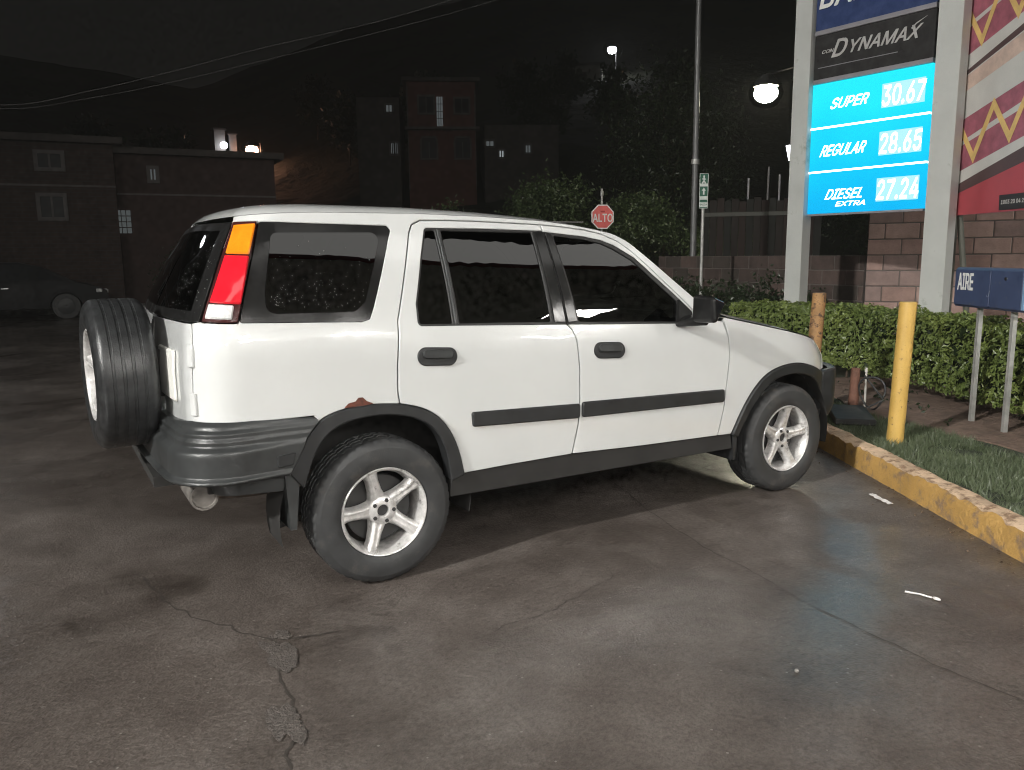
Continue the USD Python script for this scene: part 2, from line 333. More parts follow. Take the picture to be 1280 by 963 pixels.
# ------------------------------------------------------------------ the car's skin
ip = np.interp
BX = [-.9, -.56, -.06, .22, 1.0, 1.77, 2.1, 2.6, 3.4]; BZ = [1.226, 1.212, 1.19, 1.165, 1.118, 1.085, 1.07, .99, .90]
def belt(x): return ip(x, BX, BZ)
def half(x, z):
    b = belt(x); d = b - z
    lo = .868 - .028 * np.clip((.16 - d) / .16, 0, 1) ** 2 - .10 * np.clip(.60 - z, 0, 1) ** 1.5 - .012 * np.clip((z - .70) / .3, 0, 1)
    e = np.maximum(z - b, 0); up = .828 - .24 * e - .30 * e * e
    y = np.where(d >= 0, lo, up)
    return y - .055 * np.clip((x - 2.15) / .9, 0, 1.3) ** 2 - .012 * np.clip((-.1 - x) / .6, 0, 1.3) ** 2
def rear_x(z): return ip(z, [.3, .6, 1.0, 1.21, 1.3, 1.45, 1.6, 1.7], [-.80, -.805, -.805, -.785, -.745, -.665, -.57, -.50])
RA, RB, FA, FB = .17, .19, .50, .42
def front_x(z): return ip(z, [.3, .5, .7, .8, .9, 1.0], [3.27, 3.29, 3.29, 3.27, 3.20, 3.10])
def S0(u, z):
    """the right-hand skin: u runs along the side (u = x), round the rear corner (u below) and round the front corner (u above)"""
    u, z = np.broadcast_arrays(np.asarray(u, float), np.asarray(z, float))
    xa = rear_x(z) + RA + .03; xf = front_x(z) - FA - .04
    y = half(np.clip(u, xa, xf), z); x = u.copy()
    th = np.clip((xa - u) / (RA * 1.15), 0, np.pi / 2); m = u < xa
    x = np.where(m, xa - RA * np.sin(th), x); yy = np.where(m, y - RB * (1 - np.cos(th)), y)
    v = np.maximum(xa - u - RA * 1.15 * np.pi / 2, 0); hb = y - RB
    yy = np.where(v > 0, hb - v, yy); x = np.where(v > 0, xa - RA - .03 * (1 - (yy / hb) ** 2), x)
    tf = np.clip((u - xf) / FA, 0, np.pi / 2); m = u > xf
    x = np.where(m, xf + FA * np.sin(tf), x); yy = np.where(m, y - FB * (1 - np.cos(tf)), yy)
    v = np.maximum(u - xf - FA * np.pi / 2, 0); hb = y - FB
    yy = np.where(v > 0, hb - v, yy); x = np.where(v > 0, xf + FA + .04 * (1 - (yy / hb) ** 2), x)
    return np.stack([x, -yy, z], -1)
def SN(u, z):
    h = .004; a = S0(u + h, z) - S0(u - h, z); b = S0(u, z + h) - S0(u, z - h)
    n = np.cross(a, b); return n / np.maximum(np.linalg.norm(n, axis=-1, keepdims=True), 1e-9)
def S(u, z, out=0.):
    u, z = np.broadcast_arrays(np.asarray(u, float), np.asarray(z, float))
    P_ = S0(u, z)
    return P_ if np.isscalar(out) and out == 0 else P_ + np.broadcast_to(np.asarray(out), u.shape)[..., None] * SN(u, z)
def rear_mid(z):
    xa = rear_x(z) + RA + .03; return xa - RA * 1.15 * np.pi / 2 - (half(xa, z) - RB)
def front_mid(z):
    xf = front_x(z) - FA - .04; return xf + FA * np.pi / 2 + (half(xf, z) - FB)
def rpoly(pts, r=.012):
    """a closed outline with its corners rounded to radius r"""
    return Polygon(pts).buffer(0).buffer(-r).buffer(r, quad_segs=5)
def smooth_poly(pts, it=2):
    """rounds the corners of a closed outline"""
    p_ = np.asarray(pts, float)
    for _ in range(it):
        q = np.roll(p_, -1, 0); p_ = np.stack([.8 * p_ + .2 * q, .2 * p_ + .8 * q], 1).reshape(-1, 2)
    return Polygon(p_)
def panel(poly, out=0., flange=.018, grid=.045, step=.02, roll=.0025):
    """a sheet of the skin with the outline poly in (u, z), edges rolled and folded inwards by flange"""
    fo = out if callable(out) else (lambda u, z: np.full(np.shape(u), float(out)))
    ms = []
    for g in getattr(poly, 'geoms', [poly]):
        if g.area < 2e-5: continue
        inner = g.buffer(-roll, join_style=2) if roll else g
        if inner.is_empty or inner.geom_type != 'Polygon': inner = g
        rings = [np.array(shapely.segmentize(r, step).coords)[:-1] for r in [inner.exterior, *inner.interiors]]
        x0, y0, x1, y1 = inner.bounds
        gx, gy = np.meshgrid(np.arange(x0 + grid / 2, x1, grid), np.arange(y0 + grid / 2, y1, grid))
        gp = np.c_[gx.ravel(), gy.ravel()]
        gp = gp[shapely.contains_xy(inner.buffer(-grid * .3), gp[:, 0], gp[:, 1])] if not inner.buffer(-grid * .3).is_empty else gp[:0]
        pts = np.vstack(rings + [gp]); tri = Delaunay(pts).simplices
        c = pts[tri].mean(1); tri = tri[shapely.contains_xy(inner, c[:, 0], c[:, 1])]
        a, b, d = pts[tri[:, 0]], pts[tri[:, 1]], pts[tri[:, 2]]
        cr = (b - a)[:, 0] * (d - a)[:, 1] - (b - a)[:, 1] * (d - a)[:, 0]
        tri = tri[np.abs(cr) > 1e-9]; cr = cr[np.abs(cr) > 1e-9]; tri[cr < 0] = tri[cr < 0][:, ::-1]
        ms.append(trimesh.Trimesh(S(pts[:, 0], pts[:, 1], fo(pts[:, 0], pts[:, 1])), tri, process=False))
        for k, r in enumerate([inner.exterior, *inner.interiors]):
            q = rings[k]; q = q if (r.is_ccw == (k == 0)) else q[::-1]
            q = np.vstack([q, q[:1]]); t = np.roll(q, -1, 0) - np.roll(q, 1, 0); t[0] = t[-1] = q[1] - q[-2]
            t /= np.maximum(np.linalg.norm(t, axis=1, keepdims=True), 1e-9); o = np.stack([t[:, 1], -t[:, 0]], -1)
            f = fo(q[:, 0], q[:, 1]); qo = q + o * roll
            rows = [S(q[:, 0], q[:, 1], f), S(qo[:, 0], qo[:, 1], f - roll * .9), S(qo[:, 0], qo[:, 1], f - np.maximum(flange, roll))]
            ms.append(flip(grid_mesh(np.stack(rows[:2], 0)))); ms.append(flip(grid_mesh(np.stack(rows[1:], 0))))
    return cat_(ms)

WB, WR = 2.62, .334
TOPX = [-.60, -.2, .3, .64, 1.0, 1.2, 1.33, 1.435, 1.521, 1.639, 1.764, 1.875, 1.956, 2.08]
TOPZ = [1.645, 1.662, 1.664, 1.655, 1.637, 1.615, 1.594, 1.572, 1.53, 1.432, 1.325, 1.235, 1.165, 1.105]
def top_z(u): return ip(u, TOPX, TOPZ)
hood_pts = [[2.06, 2.394, 2.73, 2.88, 3.05, 3.4, 4.0], [1.112, 1.044, .975, .943, .905, .875, .87]]
def hood_z(u): return ip(u, *hood_pts)
rear_flare_o = [(-.425, .584), (-.389, .634), (-.34, .731), (-.278, .795), (-.171, .828), (-.045, .834), (.086, .821), (.201, .79), (.279, .738), (.337, .655), (.372, .562), (.397, .454)]
rear_arch_i = [(-.36, .50), (-.35, .541), (-.322, .625), (-.277, .705), (-.211, .756), (-.102, .782), (.046, .782), (.179, .742), (.256, .68), (.298, .593), (.322, .474), (.325, .43)]
front_flare_o = [(2.144, .422), (2.221, .571), (2.328, .694), (2.439, .764), (2.597, .795), (2.743, .792), (2.888, .755), (2.99, .715)]
front_arch_i = [(2.191, .40), (2.27, .546), (2.365, .646), (2.475, .712), (2.616, .737), (2.756, .727), (2.881, .682), (2.965, .60), (3.0, .50), (3.0, .42)]
def smooth_line(pts, it=2):
    q = np.asarray(pts, float)
    for _ in range(it):
        m_ = np.stack([.75 * q[:-1] + .25 * q[1:], .25 * q[:-1] + .75 * q[1:]], 1).reshape(-1, 2); q = np.vstack([q[:1], m_, q[-1:]])
    return [tuple(a) for a in q]
flare_mid = rear_flare_o.index((.086, .821))
ra_, rb_ = smooth_line(rear_flare_o[:flare_mid + 1]), smooth_line(rear_flare_o[flare_mid:])
rear_flare_o = ra_ + rb_[1:]; rear_flare_front = rb_
rear_arch_i, front_flare_o, front_arch_i = smooth_line(rear_arch_i), smooth_line(front_flare_o), smooth_line(front_arch_i)
door_top = [(.306, 1.632), (.454, 1.634), (.628, 1.631), (.978, 1.618), (1.1, 1.609), (1.25, 1.593), (1.348, 1.573), (1.451, 1.533), (1.53, 1.476), (1.623, 1.390), (1.724, 1.294), (1.784, 1.236), (1.86, 1.165), (1.93, 1.105)]
mid_cut = [(.978, 1.618), (.985, 1.56), (1.010, 1.124), (1.04, 1.09), (1.056, 1.043), (1.067, .901), (1.063, .739), (1.052, .616), (1.016, .461)]
rear_cut = [(.086, .821), (.080, .876), (.085, 1.0), (.107, 1.191), (.156, 1.34), (.234, 1.571), (.258, 1.612), (.306, 1.632)]
front_cut = [(1.93, 1.105), (2.085, 1.082), (2.110, .99), (2.111, .861), (2.090, .725), (2.072, .587), (2.036, .426)]
sill_top = [(.397, .458), (.66, .459), (1.016, .461), (1.462, .442), (2.036, .426)]
P_rdoor = Polygon(rear_cut + door_top[1:3] + mid_cut + sill_top[1:0:-1] + rear_flare_front[::-1][:-1])
P_fdoor = Polygon(mid_cut[:1] + door_top[4:] + front_cut[1:] + [sill_top[3], sill_top[2]] + mid_cut[1:-1][::-1])
rwin = rpoly([(.2, 1.158), (.204, 1.257), (.27, 1.469), (.318, 1.598), (.619, 1.597), (1.00, 1.587), (1.03, 1.120), (.228, 1.157)], .022)
fwin = Polygon([(.93, 1.588), (1.234, 1.559), (1.340, 1.54), (1.417, 1.513), (1.535, 1.445), (1.656, 1.333), (1.791, 1.214), (1.835, 1.15), (1.845, 1.085), (1.788, 1.084), (.96, 1.124)]).buffer(-.01).buffer(.01)
rglass = [rpoly([(.209, 1.165), (.211, 1.257), (.276, 1.469), (.322, 1.590), (.373, 1.590), (.379, 1.157)], .012), rpoly([(.400, 1.590), (.915, 1.582), (.922, 1.137), (.409, 1.157)], .012)]
fglass = rpoly([(1.038, 1.568), (1.231, 1.547), (1.34, 1.526), (1.410, 1.497), (1.516, 1.437), (1.636, 1.324), (1.765, 1.208), (1.778, 1.165), (1.768, 1.094), (1.088, 1.128)], .012)
tail = Polygon([(-.584, 1.619), (-.454, 1.620), (-.578, 1.214), (-.739, 1.220)])
qblack = rpoly([(-.447, 1.621), (-.2, 1.614), (.135, 1.607), (.146, 1.585), (.122, 1.535), (.005, 1.255), (-.022, 1.200), (-.063, 1.190), (-.572, 1.212)], .012)
qglass = rpoly([(-.397, 1.576), (.074, 1.578), (.088, 1.556), (-.033, 1.274), (-.083, 1.235), (-.424, 1.241), (-.462, 1.255), (-.457, 1.332)], .035)
outline = [(-.828, .80), (-.812, .975), (-.802, 1.103), (-.796, 1.214), (-.742, 1.221), (-.592, 1.63), (-.600, 1.645)]
outline += [(u, top_z(u)) for u in np.arange(-.5, 2.06, .03)] + [(2.08, 1.105), (2.08, .9), (2.08, .5), (.5, .5), (-.2, .7), (-.40, .66), (-.44, .60), (-.44, .78), (-.70, .80)]
P_side = Polygon(outline).buffer(0).difference(unary_union([Polygon(rear_flare_o + [(.397, .2), (-.425, .2)]).buffer(.002), P_rdoor.buffer(.003), P_fdoor.buffer(.003), sbox(.39, .2, 2.3, .62), sbox(-1, .3, -.30, .812)]))
P_side = P_side.difference(Polygon(front_cut + [(3, .4), (3, 2), (1.956, 2), (1.956, 1.165)]).buffer(.003)).difference(unary_union([tail.buffer(.004), qblack]))
P_side = max(getattr(P_side, 'geoms', [P_side]), key=lambda g: g.area)
P_fender = Polygon(front_cut[2:] [::-1] + [(2.102, 1.06), (2.09, 1.095)] + [(u, hood_z(u)) for u in np.arange(2.1, 3.13, .04)] + [(3.12, .80), (3.03, .722)] + front_flare_o[::-1][0:])
P_fender = P_fender.buffer(-.003)

car = thing('parked_car', 'white older compact estate car with a spare wheel on its tail, parked side-on', 'car', (1.31, 0, 0))
def both(name, m, mt, parents=(car, car), smooth=True, label=None):
    return [part(parents[0], name, m, mt, smooth, label), part(parents[1], name, mirror(m), mt, smooth, label)]
SM = 35
both('body_side', panel(P_side), M['paint'], smooth=SM)
both('fender', panel(P_fender), M['paint'], smooth=SM)
fd = both('front_door', panel(P_fdoor.buffer(-.003).difference(fwin.buffer(.0005))), M['paint'], smooth=SM)
rd = both('rear_door', panel(P_rdoor.buffer(-.003).difference(rwin)), M['paint'], smooth=SM)
both('window_trim', panel(fwin.buffer(.003).intersection(P_fdoor.buffer(-.003)).difference(fglass.buffer(-.003)), -.004, .012), M['trim'], fd, SM)
both('window_trim', panel(rwin.buffer(.003).intersection(P_rdoor.buffer(-.003)).difference(unary_union([g.buffer(-.003) for g in rglass])), -.004, .012), M['trim'], rd, SM)
both('window_glass', panel(fglass, -.011, .003), M['glass'], fd, SM)
for g in rglass: both('window_glass', panel(g, -.011, .003), M['glass_dark'], rd, SM)
bar = Polygon([(.379, 1.59), (.394, 1.59), (.402, 1.155), (.385, 1.155)])
both('window_bar', panel(bar, .004, .012), M['plastic'], rd, SM)
pil = Polygon([(.925, 1.582), (.979, 1.584), (1.004, 1.132), (.936, 1.136)])
both('pillar_cover', panel(pil, .004, .012), M['gloss_black'], rd, SM)
pil2 = Polygon([(.991, 1.580), (1.026, 1.574), (1.076, 1.133), (1.017, 1.131)])
both('pillar_cover', panel(pil2, .004, .012), M['gloss_black'], fd, SM)
qb = both('quarter_window', panel(qblack.difference(qglass.buffer(-.004)), -.003, .012), M['gloss_black'], smooth=SM)
both('quarter_glass', panel(qglass, -.002, .003), M['glass_dark'], qb, SM)
# raindrops on the quarter glass
def drops(poly, n, out, seed, zb):
    r = np.random.default_rng(seed); ms = []; x0, y0, x1, y1 = poly.bounds; base = trimesh.creation.icosphere(1, 1.)
    while len(ms) < n:
        u, z = r.uniform(x0, x1), y0 + (y1 - y0) * r.beta(1.1, zb)
        if not poly.contains(Point(u, z)): continue
        nn = SN(u, z); rad = r.uniform(.0007, .0018); q = np.array(base.vertices) * rad
        q = q - nn * (q @ nn)[:, None] * .5; q[:, 2] *= r.uniform(1, 1.8)
        ms.append(trimesh.Trimesh(S(u, z, out) + q, base.faces, process=False))
    return cat_(ms)
part(qb[0], 'raindrops', drops(qglass.buffer(-.015), 150, 0., 5, 2.4), M['drop'], True, kind='stuff')
# mouldings and handles
fmould = rpoly([(1.073, .727), (2.066, .697), (2.070, .624), (1.071, .649)], .014)
rmould = rpoly([(.440, .745), (1.058, .721), (1.058, .648), (.444, .675)], .012)
both('moulding', panel(fmould, .013, .02, .04, roll=.006), M['plastic'], fd, SM)
both('moulding', panel(rmould, .013, .02, .04, roll=.006), M['plastic'], rd, SM)
for nm, ds, (cu, cz, tilt) in (('f', fd, (1.256, .977, -.06)), ('r', rd, (.279, 1.018, -.07))):
    def rr(w, h, du=0, dz=0):
        b_ = sbox(-w / 2 + h / 2, -.0005, w / 2 - h / 2, .0005).buffer(h / 2)
        from shapely import affinity
        return affinity.translate(affinity.rotate(b_, math.degrees(tilt), origin=(0, 0)), cu + du, cz + dz)
    hp = both('door_handle', panel(rr(.198, .082), .008, .012, .02, roll=.004), M['plastic'], ds, SM)
    both('pull', panel(rr(.150, .036, 0, .010), .019, .012, .02, roll=.004), M['plastic2'], ds, SM)
# flares
both('wheel_arch_flare', panel(Polygon(rear_flare_o + rear_arch_i[::-1]).buffer(0), .014, .075, .04, roll=.006), M['plastic'], smooth=SM)
both('wheel_arch_flare', panel(Polygon(front_flare_o + front_arch_i[::-1][1:]).buffer(0), .014, .075, .04, roll=.006), M['plastic'], smooth=SM)
both('sill', panel(Polygon([(.335, .455)] + sill_top + [(2.15, .42), (2.17, .33), (.33, .345)]).buffer(0), -.008, .05, roll=.004), M['under'], smooth=SM)
# rear lamps
tl = both('tail_lamp', panel(tail, .006, .03, .03, roll=.004), M['lens_bezel'], smooth=SM)
for nm, pts, mt in (('amber_lens', [(-.569, 1.602), (-.459, 1.607), (-.502, 1.480), (-.613, 1.484)], 'lens_amber'), ('red_lens', [(-.615, 1.478), (-.503, 1.474), (-.559, 1.284), (-.695, 1.292)], 'lens_red'), ('clear_lens', [(-.698, 1.287), (-.588, 1.280), (-.602, 1.226), (-.719, 1.230)], 'lens_clear')):
    both(nm, panel(rpoly(pts, .006), .013, .012, .03, roll=.005), M[mt], tl, SM)
# rear bumper
def sm01(x): x = np.clip(x, 0, 1); return x * x * (3 - 2 * x)
BPZ = [.47, .50, .570, .580, .588, .598, .606, .70, .710, .722, .727, .748, .753, .757, .776, .781, .785, .806, .826]
BPO = [-.075, -.062, -.045, .048, .068, .064, .050, .046, .047, .037, .033, .036, .037, .028, .029, .030, .016, .010, -.012]
def bump_out(u, z):
    k = sm01((-.34 - u) / .50)
    return .012 + ip(z, BPZ, BPO) * (.42 + .80 * k) + .016 * k * sm01((.74 - z) / .05) * sm01((z - .576) / .012)
bpoly = [(-.44, .50), (-.425, .584), (-.389, .634), (-.34, .731), (-.285, .79), (-.30, .806), (-.55, .818), (-.70, .822), (-.83, .822), (-1.05, .80), (rear_mid(.7) , .79), (rear_mid(.6), .48), (-.9, .49), (-.6, .50)]
bm = panel(Polygon(bpoly), bump_out, .03, .0075, .012, roll=.004)
rb = part(car, 'rear_bumper', cat_([bm, mirror(bm)]), M['plastic2'], 50)
both('reflector', panel(rpoly([(-.475, .670), (-.395, .675), (-.41, .625), (-.475, .622)], .006), lambda u, z: bump_out(u, z) + .008, .01, .02, roll=.003), M['plastic'], (rb, rb), SM)
# tailgate and rear glass
tg = Polygon([(-.838, .775), (-.824, .82), (-.816, .975), (-.806, 1.103), (-.800, 1.212), (rear_mid(1.2), 1.205), (rear_mid(.77), .765)])
tgm = panel(tg, .002, .02, .04)
tgp = part(car, 'tailgate', cat_([tgm, mirror(tgm)]), M['paint'], SM)
for z0 in (1.04, .845):
    hg = panel(sbox(-.826, z0, -.794, z0 + .09), .012, .014, .02, roll=.003)
    both('hinge', hg, M['paint'], (tgp, tgp), SM)
rg = Polygon([(-.748, 1.219), (-.592, 1.615), (-1.05, 1.625), (rear_mid(1.6), 1.625), (rear_mid(1.219), 1.213)])
rgb = rg.difference(Polygon([(-.80, 1.26), (-.69, 1.58), (-1.05, 1.59), (-1.6, 1.59), (-1.7, 1.25)]))
m_ = panel(rgb, .008, .02, .03); rgf = part(car, 'rear_window', cat_([m_, mirror(m_)]), M['gloss_black'], SM)
gl = Polygon([(-.796, 1.256), (-.686, 1.583), (-1.05, 1.593), (rear_mid(1.58), 1.593), (rear_mid(1.25), 1.248)])
m_ = panel(gl, .007, .003, .03); part(rgf, 'rear_glass', cat_([m_, mirror(m_)]), M['glass_dark'], SM)
part(rgf, 'raindrops', drops(Polygon([(-.75, 1.24), (-.62, 1.58), (-.95, 1.58), (-1.15, 1.25)]), 100, .009, 8, 1.3), M['drop'], True, kind='stuff')
# number plate beside the spare wheel
pl = panel(rpoly([(-1.02, 1.09), (-1.34, 1.09), (-1.34, .875), (-1.02, .875)], .012), .014, .010, .05, roll=.006)
part(tgp, 'number_plate', pl, M['plate'], SM)
# roof, windscreen, bonnet: fans from the skin's upper edge to the middle
def bow(u): return ip(u, [.6, 1.0, 1.435, 2.1, 2.8], [0, .03, .12, .15, .05])
def fan(us, zf, rise, p_, xc, zc=None, nq=22, qmax=1.):
    q = np.linspace(0, 1, nq) ** 1.6 * qmax
    E_ = S(us, zf(us)); V = []
    for qq in q:
        k = 1 - (1 - qq) ** p_; k2 = 1 - (1 - qq) ** 2
        x = E_[:, 0] * (1 - qq) + xc * qq + bow(us) * k2
        V.append(np.stack([x, E_[:, 1] * (1 - qq), E_[:, 2] + rise * k], -1))
    V = np.stack(V, 0); m = grid_mesh(V)
    if m.face_normals[:, 2].sum() < 0: m = flip(m)
    return cat_([m, mirror(m)])
us = np.r_[np.linspace(rear_mid(1.645), -.62, 16), np.linspace(-.60, 1.425, 60)]
rm = fan(us, lambda u: top_z(u), ip(us, [-.6, 0, .8, 1.1, 1.43], [.056, .048, .034, .022, .014]), 6, np.maximum(us, -.25))
part(car, 'roof', rm, M['paint'], True)
usw = np.linspace(1.44, 2.05, 24)
part(car, 'windscreen', fan(usw, lambda u: top_z(u) - .004, np.full(24, .008), 2, usw), M['glass'], True)
usc = np.linspace(2.05, 2.13, 4)
part(car, 'cowl', fan(usc, lambda u: np.full_like(u, 1.10), np.full(4, -.01), 2, usc), M['plastic'], True)
ush = np.r_[np.linspace(2.12, 2.75, 18), np.linspace(2.8, front_mid(.87), 30)]
part(car, 'bonnet', fan(ush, lambda u: hood_z(u) + .003, ip(ush, [2.1, 2.8, 3.3], [.035, .045, .02]), 3, np.minimum(ush, 2.6)), M['paint'], True)
# front end
fm = front_mid(.8)
both('headlamp', panel(Polygon([(3.125, .895), (3.125, .80), (3.05, .722), (3.46, .715), (3.46, .868)]), .002, .03, .04), M['lens_clear'], smooth=SM)
g_ = panel(Polygon([(3.465, .868), (3.465, .718), (fm, .715), (fm, .865)]), -.01, .02, .04); g_ = cat_([g_, mirror(g_)])
gr = part(car, 'grille', g_, M['plastic'], SM)
for z in (.745, .785, .825):
    b_ = panel(sbox(3.47, z, fm, z + .014), .004, .014, .05); part(gr, 'grille_bar', cat_([b_, mirror(b_)]), M['plastic2'], SM)
fbp = Polygon([(3.0, .42), (3.0, .712), (3.05, .718), (fm, .705), (front_mid(.45), .40)])
b_ = panel(fbp, lambda u, z: .012 + .065 * sm01((u - 2.98) / .14) - .02 * sm01((.5 - z) / .1), .05, .03, roll=.01)
part(car, 'front_bumper', cat_([b_, mirror(b_)]), M['plastic'], 50)
# rust hole above the rear arch
part(car, 'rust_patch', panel(Polygon([(-.172, .829), (-.150, .848), (-.118, .853), (-.105, .868), (-.085, .868), (-.068, .850), (-.035, .836), (-.09, .83)]), .003, .004, .01, .006, roll=.001), M['rust'], SM)
# mirrors
def hull(pts_r):
    return trimesh.convex.convex_hull(np.vstack([np.array(trimesh.creation.icosphere(2, r).vertices) + c for c, r in pts_r]))
mh = hull([((1.775, -1.055, 1.215), .022), ((1.775, -.945, 1.222), .024), ((1.775, -1.065, 1.125), .022), ((1.775, -.945, 1.12), .024), ((1.86, -1.03, 1.195), .018), ((1.865, -.97, 1.135), .02)])
sail = trimesh.convex.convex_hull(np.array([S(u, z, o) for u, z in ((1.735, 1.088), (1.772, 1.212), (1.845, 1.145), (1.86, 1.088)) for o in (-.012, .014)]))
arm = hull([((1.80, -.83, 1.105), .024), ((1.79, -.95, 1.115), .026), ((1.74, -.835, 1.085), .016), ((1.80, -.98, 1.10), .018)])
for k, d_ in enumerate(fd):
    f_ = (lambda m: m) if k == 0 else mirror
    mm = part(d_, 'side_mirror', f_(cat_([mh, sail, arm])), M['gloss_black'], 40)
# wheels
def wheel_parts(a0, worn=False):
    n = 192
    half_w = .1125
    prof = [(.203, -.094), (.212, -.104), (.235, -.111), (.265, -.1125), (.293, -.108), (.296, -.1085), (.300, -.1065), (.315, -.099), (.326, -.090), (.3315, -.079)]
    cr = [(.333, -.066), (.3335, -.060), (.326, -.058), (.326, -.050), (.3338, -.048), (.334, -.024), (.326, -.022), (.326, -.013), (.334, -.011)]
    full = prof + cr; full = full + [(r, -y) for r, y in full[::-1]]
    full = np.array(full); th = np.linspace(0, 2 * np.pi, n, endpoint=False)
    R = np.repeat(full[:, 0][:, None], n, 1); Y = np.repeat(full[:, 1][:, None], n, 1)
    sh = (np.abs(Y) > .058) & (R > .318); blk = (np.arange(n) % 4 == 0)[None, :]
    if worn: blk = blk & False
    R = R - (.0045) * (sh & blk) - .006 * ((np.abs(Y) < .05) & (R > .33) & ((np.arange(n) % 6 == 0)[None, :]) & (not worn))
    if worn: R = np.where((R < .33) & (np.abs(Y) < .06), .3305, R)
    tyre = grid_mesh(np.stack([R * np.cos(th), Y, R * np.sin(th)], -1), closed=True)
    if ((tyre.triangles_center * [1, 0, 1]) * tyre.face_normals).sum() < 0: tyre = flip(tyre)
    rim = lathe([(.2045, -.094), (.2055, -.101), (.202, -.105), (.196, -.103), (.192, -.096), (.186, -.082), (.180, -.06), (.176, 0), (.19, .08), (.2045, .094)], 96, 'y')
    if ((rim.triangles_center[:96] * [1, 0, 1]) * rim.face_normals[:96]).sum() < 0: rim = flip(rim)
    spokes = []
    for k in range(5):
        a = math.radians(a0 + 72 * k); r = np.linspace(.040, .192, 14)
        w = ip(r, [.04, .06, .10, .15, .178, .192], [.046, .036, .0275, .025, .029, .042])
        yf = ip(r, [.04, .08, .14, .192], [-.070, -.078, -.090, -.097])
        rows = []
        for t, dy in ((-1.15, .05), (-1, .016), (-.62, .004), (-.28, .003), (0, .009), (.28, .003), (.62, .004), (1, .016), (1.15, .05)):
            rows.append(np.stack([r * math.cos(a) - t * w * math.sin(a), yf + dy, r * math.sin(a) + t * w * math.cos(a)], -1))
        m = grid_mesh(np.stack(rows, 0))
        if m.face_normals[:, 1].sum() > 0: m = flip(m)
        spokes.append(m)
    hub = lathe([(.001, -.058), (.026, -.058), (.028, -.076), (.034, -.079), (.062, -.075), (.072, -.060), (.074, -.02)], 40, 'y')
    if hub.face_normals[:, 1].sum() > 0: hub = flip(hub)
    cap = trimesh.creation.cylinder(.026, .004); cap.apply_transform(trimesh.transformations.rotation_matrix(np.pi / 2, [1, 0, 0])); cap.apply_translation((0, -.060, 0))
    nuts = []
    for k in range(5):
        a = math.radians(a0 + 36 + 72 * k); c = trimesh.creation.cylinder(.0095, .02, sections=6); c.apply_transform(trimesh.transformations.rotation_matrix(np.pi / 2, [1, 0, 0])); c.apply_translation((.050 * math.cos(a), -.073, .050 * math.sin(a))); nuts.append(c)
    disc = trimesh.creation.cylinder(.155, .03, sections=48); disc.apply_transform(trimesh.transformations.rotation_matrix(np.pi / 2, [1, 0, 0])); disc.apply_translation((0, -.0, 0))
    return tyre, rim, spokes, hub, cap, nuts, disc
def put_wheel(name, f, a0, rub):
    tyre, rim, spokes, hub, cap, nuts, disc = wheel_parts(a0, 'spare' in name)
    w = number(car + '/' + name); UsdGeom.Xform.Define(stage, w)
    part(w, 'tyre', f(tyre), M[rub], 40); part(w, 'rim', f(rim), M['alloy'], 50)
    for m in spokes: part(w, 'spoke', f(m), M['alloy'], 60)
    part(w, 'hub', f(hub), M['alloy'], 50); part(w, 'hub_cap', f(cap), M['alloy_dark'], 30)
    for m in nuts: part(w, 'wheel_nut', f(m), M['alloy_dark'], 30)
    part(w, 'brake_disc', f(disc), M['alloy_dark'], 30)
    return w
SPARE_TILT = math.radians(3.0)
def mover(x, y, z, side=1, spare=False):
    def f(m):
        m = m.copy(); v = np.array(m.vertices)
        if spare:
            v = np.stack([v[:, 1] * 1.10, -v[:, 0], v[:, 2]], -1); c, s_ = math.cos(SPARE_TILT), math.sin(SPARE_TILT)
            v = np.stack([c * v[:, 0] - s_ * v[:, 1], s_ * v[:, 0] + c * v[:, 1], v[:, 2]], -1)
        m = trimesh.Trimesh(v + [x, y, z], np.array(m.faces), process=False)
        return mirror(m) if side < 0 else m
    return f
put_wheel('wheel', mover(0, -.755, WR), 107, 'rubber'); put_wheel('wheel', mover(WB, -.755, WR), 81, 'rubber')
put_wheel('wheel', mover(0, -.755, WR, -1), 20, 'rubber'); put_wheel('wheel', mover(WB, -.755, WR, -1), 50, 'rubber')
sw = put_wheel('spare_wheel', mover(-.972, -.15, .965, 1, True), 95, 'rubber_wet')
c_ = trimesh.creation.cylinder(.05, .14); c_.apply_transform(trimesh.transformations.rotation_matrix(np.pi / 2, [0, 1, 0])); c_.apply_translation((-.90, -.15, .965))
part(car, 'spare_wheel_bracket', cat_([c_, bx(-.86, -.80, -.27, -.03, .86, 1.07)]), M['under'])
# arch liners, underbody, exhaust, mud flaps
def liner(cx, r, a0, a1, y0, y1):
    a = np.radians(np.linspace(a0, a1, 30)); V = []
    for rr2, y in ((r, y0), (r, y1), (r - .14, y1 + 0.002)):
        V.append(np.stack([cx + rr2 * np.cos(a), np.full(30, y), WR + .01 + rr2 * np.sin(a)], -1))
    return grid_mesh(np.stack(V, 0))
for cx, r in ((-.01, .455), (2.60, .425)):
    both('arch_liner', liner(cx, r, -12, 192, -.835, -.60), M['under'], smooth=40)
part(car, 'underbody', cat_([bx(-.32, 3.1, -.585, .585, .30, .55), bx(-.70, -.321, -.585, .585, .47, .55), bx(.46, 2.12, -.80, .80, .345, .60), bx(-.72, -.47, -.72, .72, .50, .72), bx(.46, 2.12, -.79, .79, .60, .80), bx(-.71, -.47, -.74, .74, .721, .80), bx(-.70, 3.05, -.585, .585, .551, .83), bx(2.2, 3.0, -.7, .7, .84, .88), bx(-.5, .46, -.76, .76, .80, .86)]), M['under'], 20)
ex = lathe([(.001, .006), (.046, .006), (.049, -.004), (.056, -.004), (.058, .004), (.058, .75), (.04, .78), (.001, .78)], 32, 'y'); ex.apply_translation((-.735, -.70, .487))
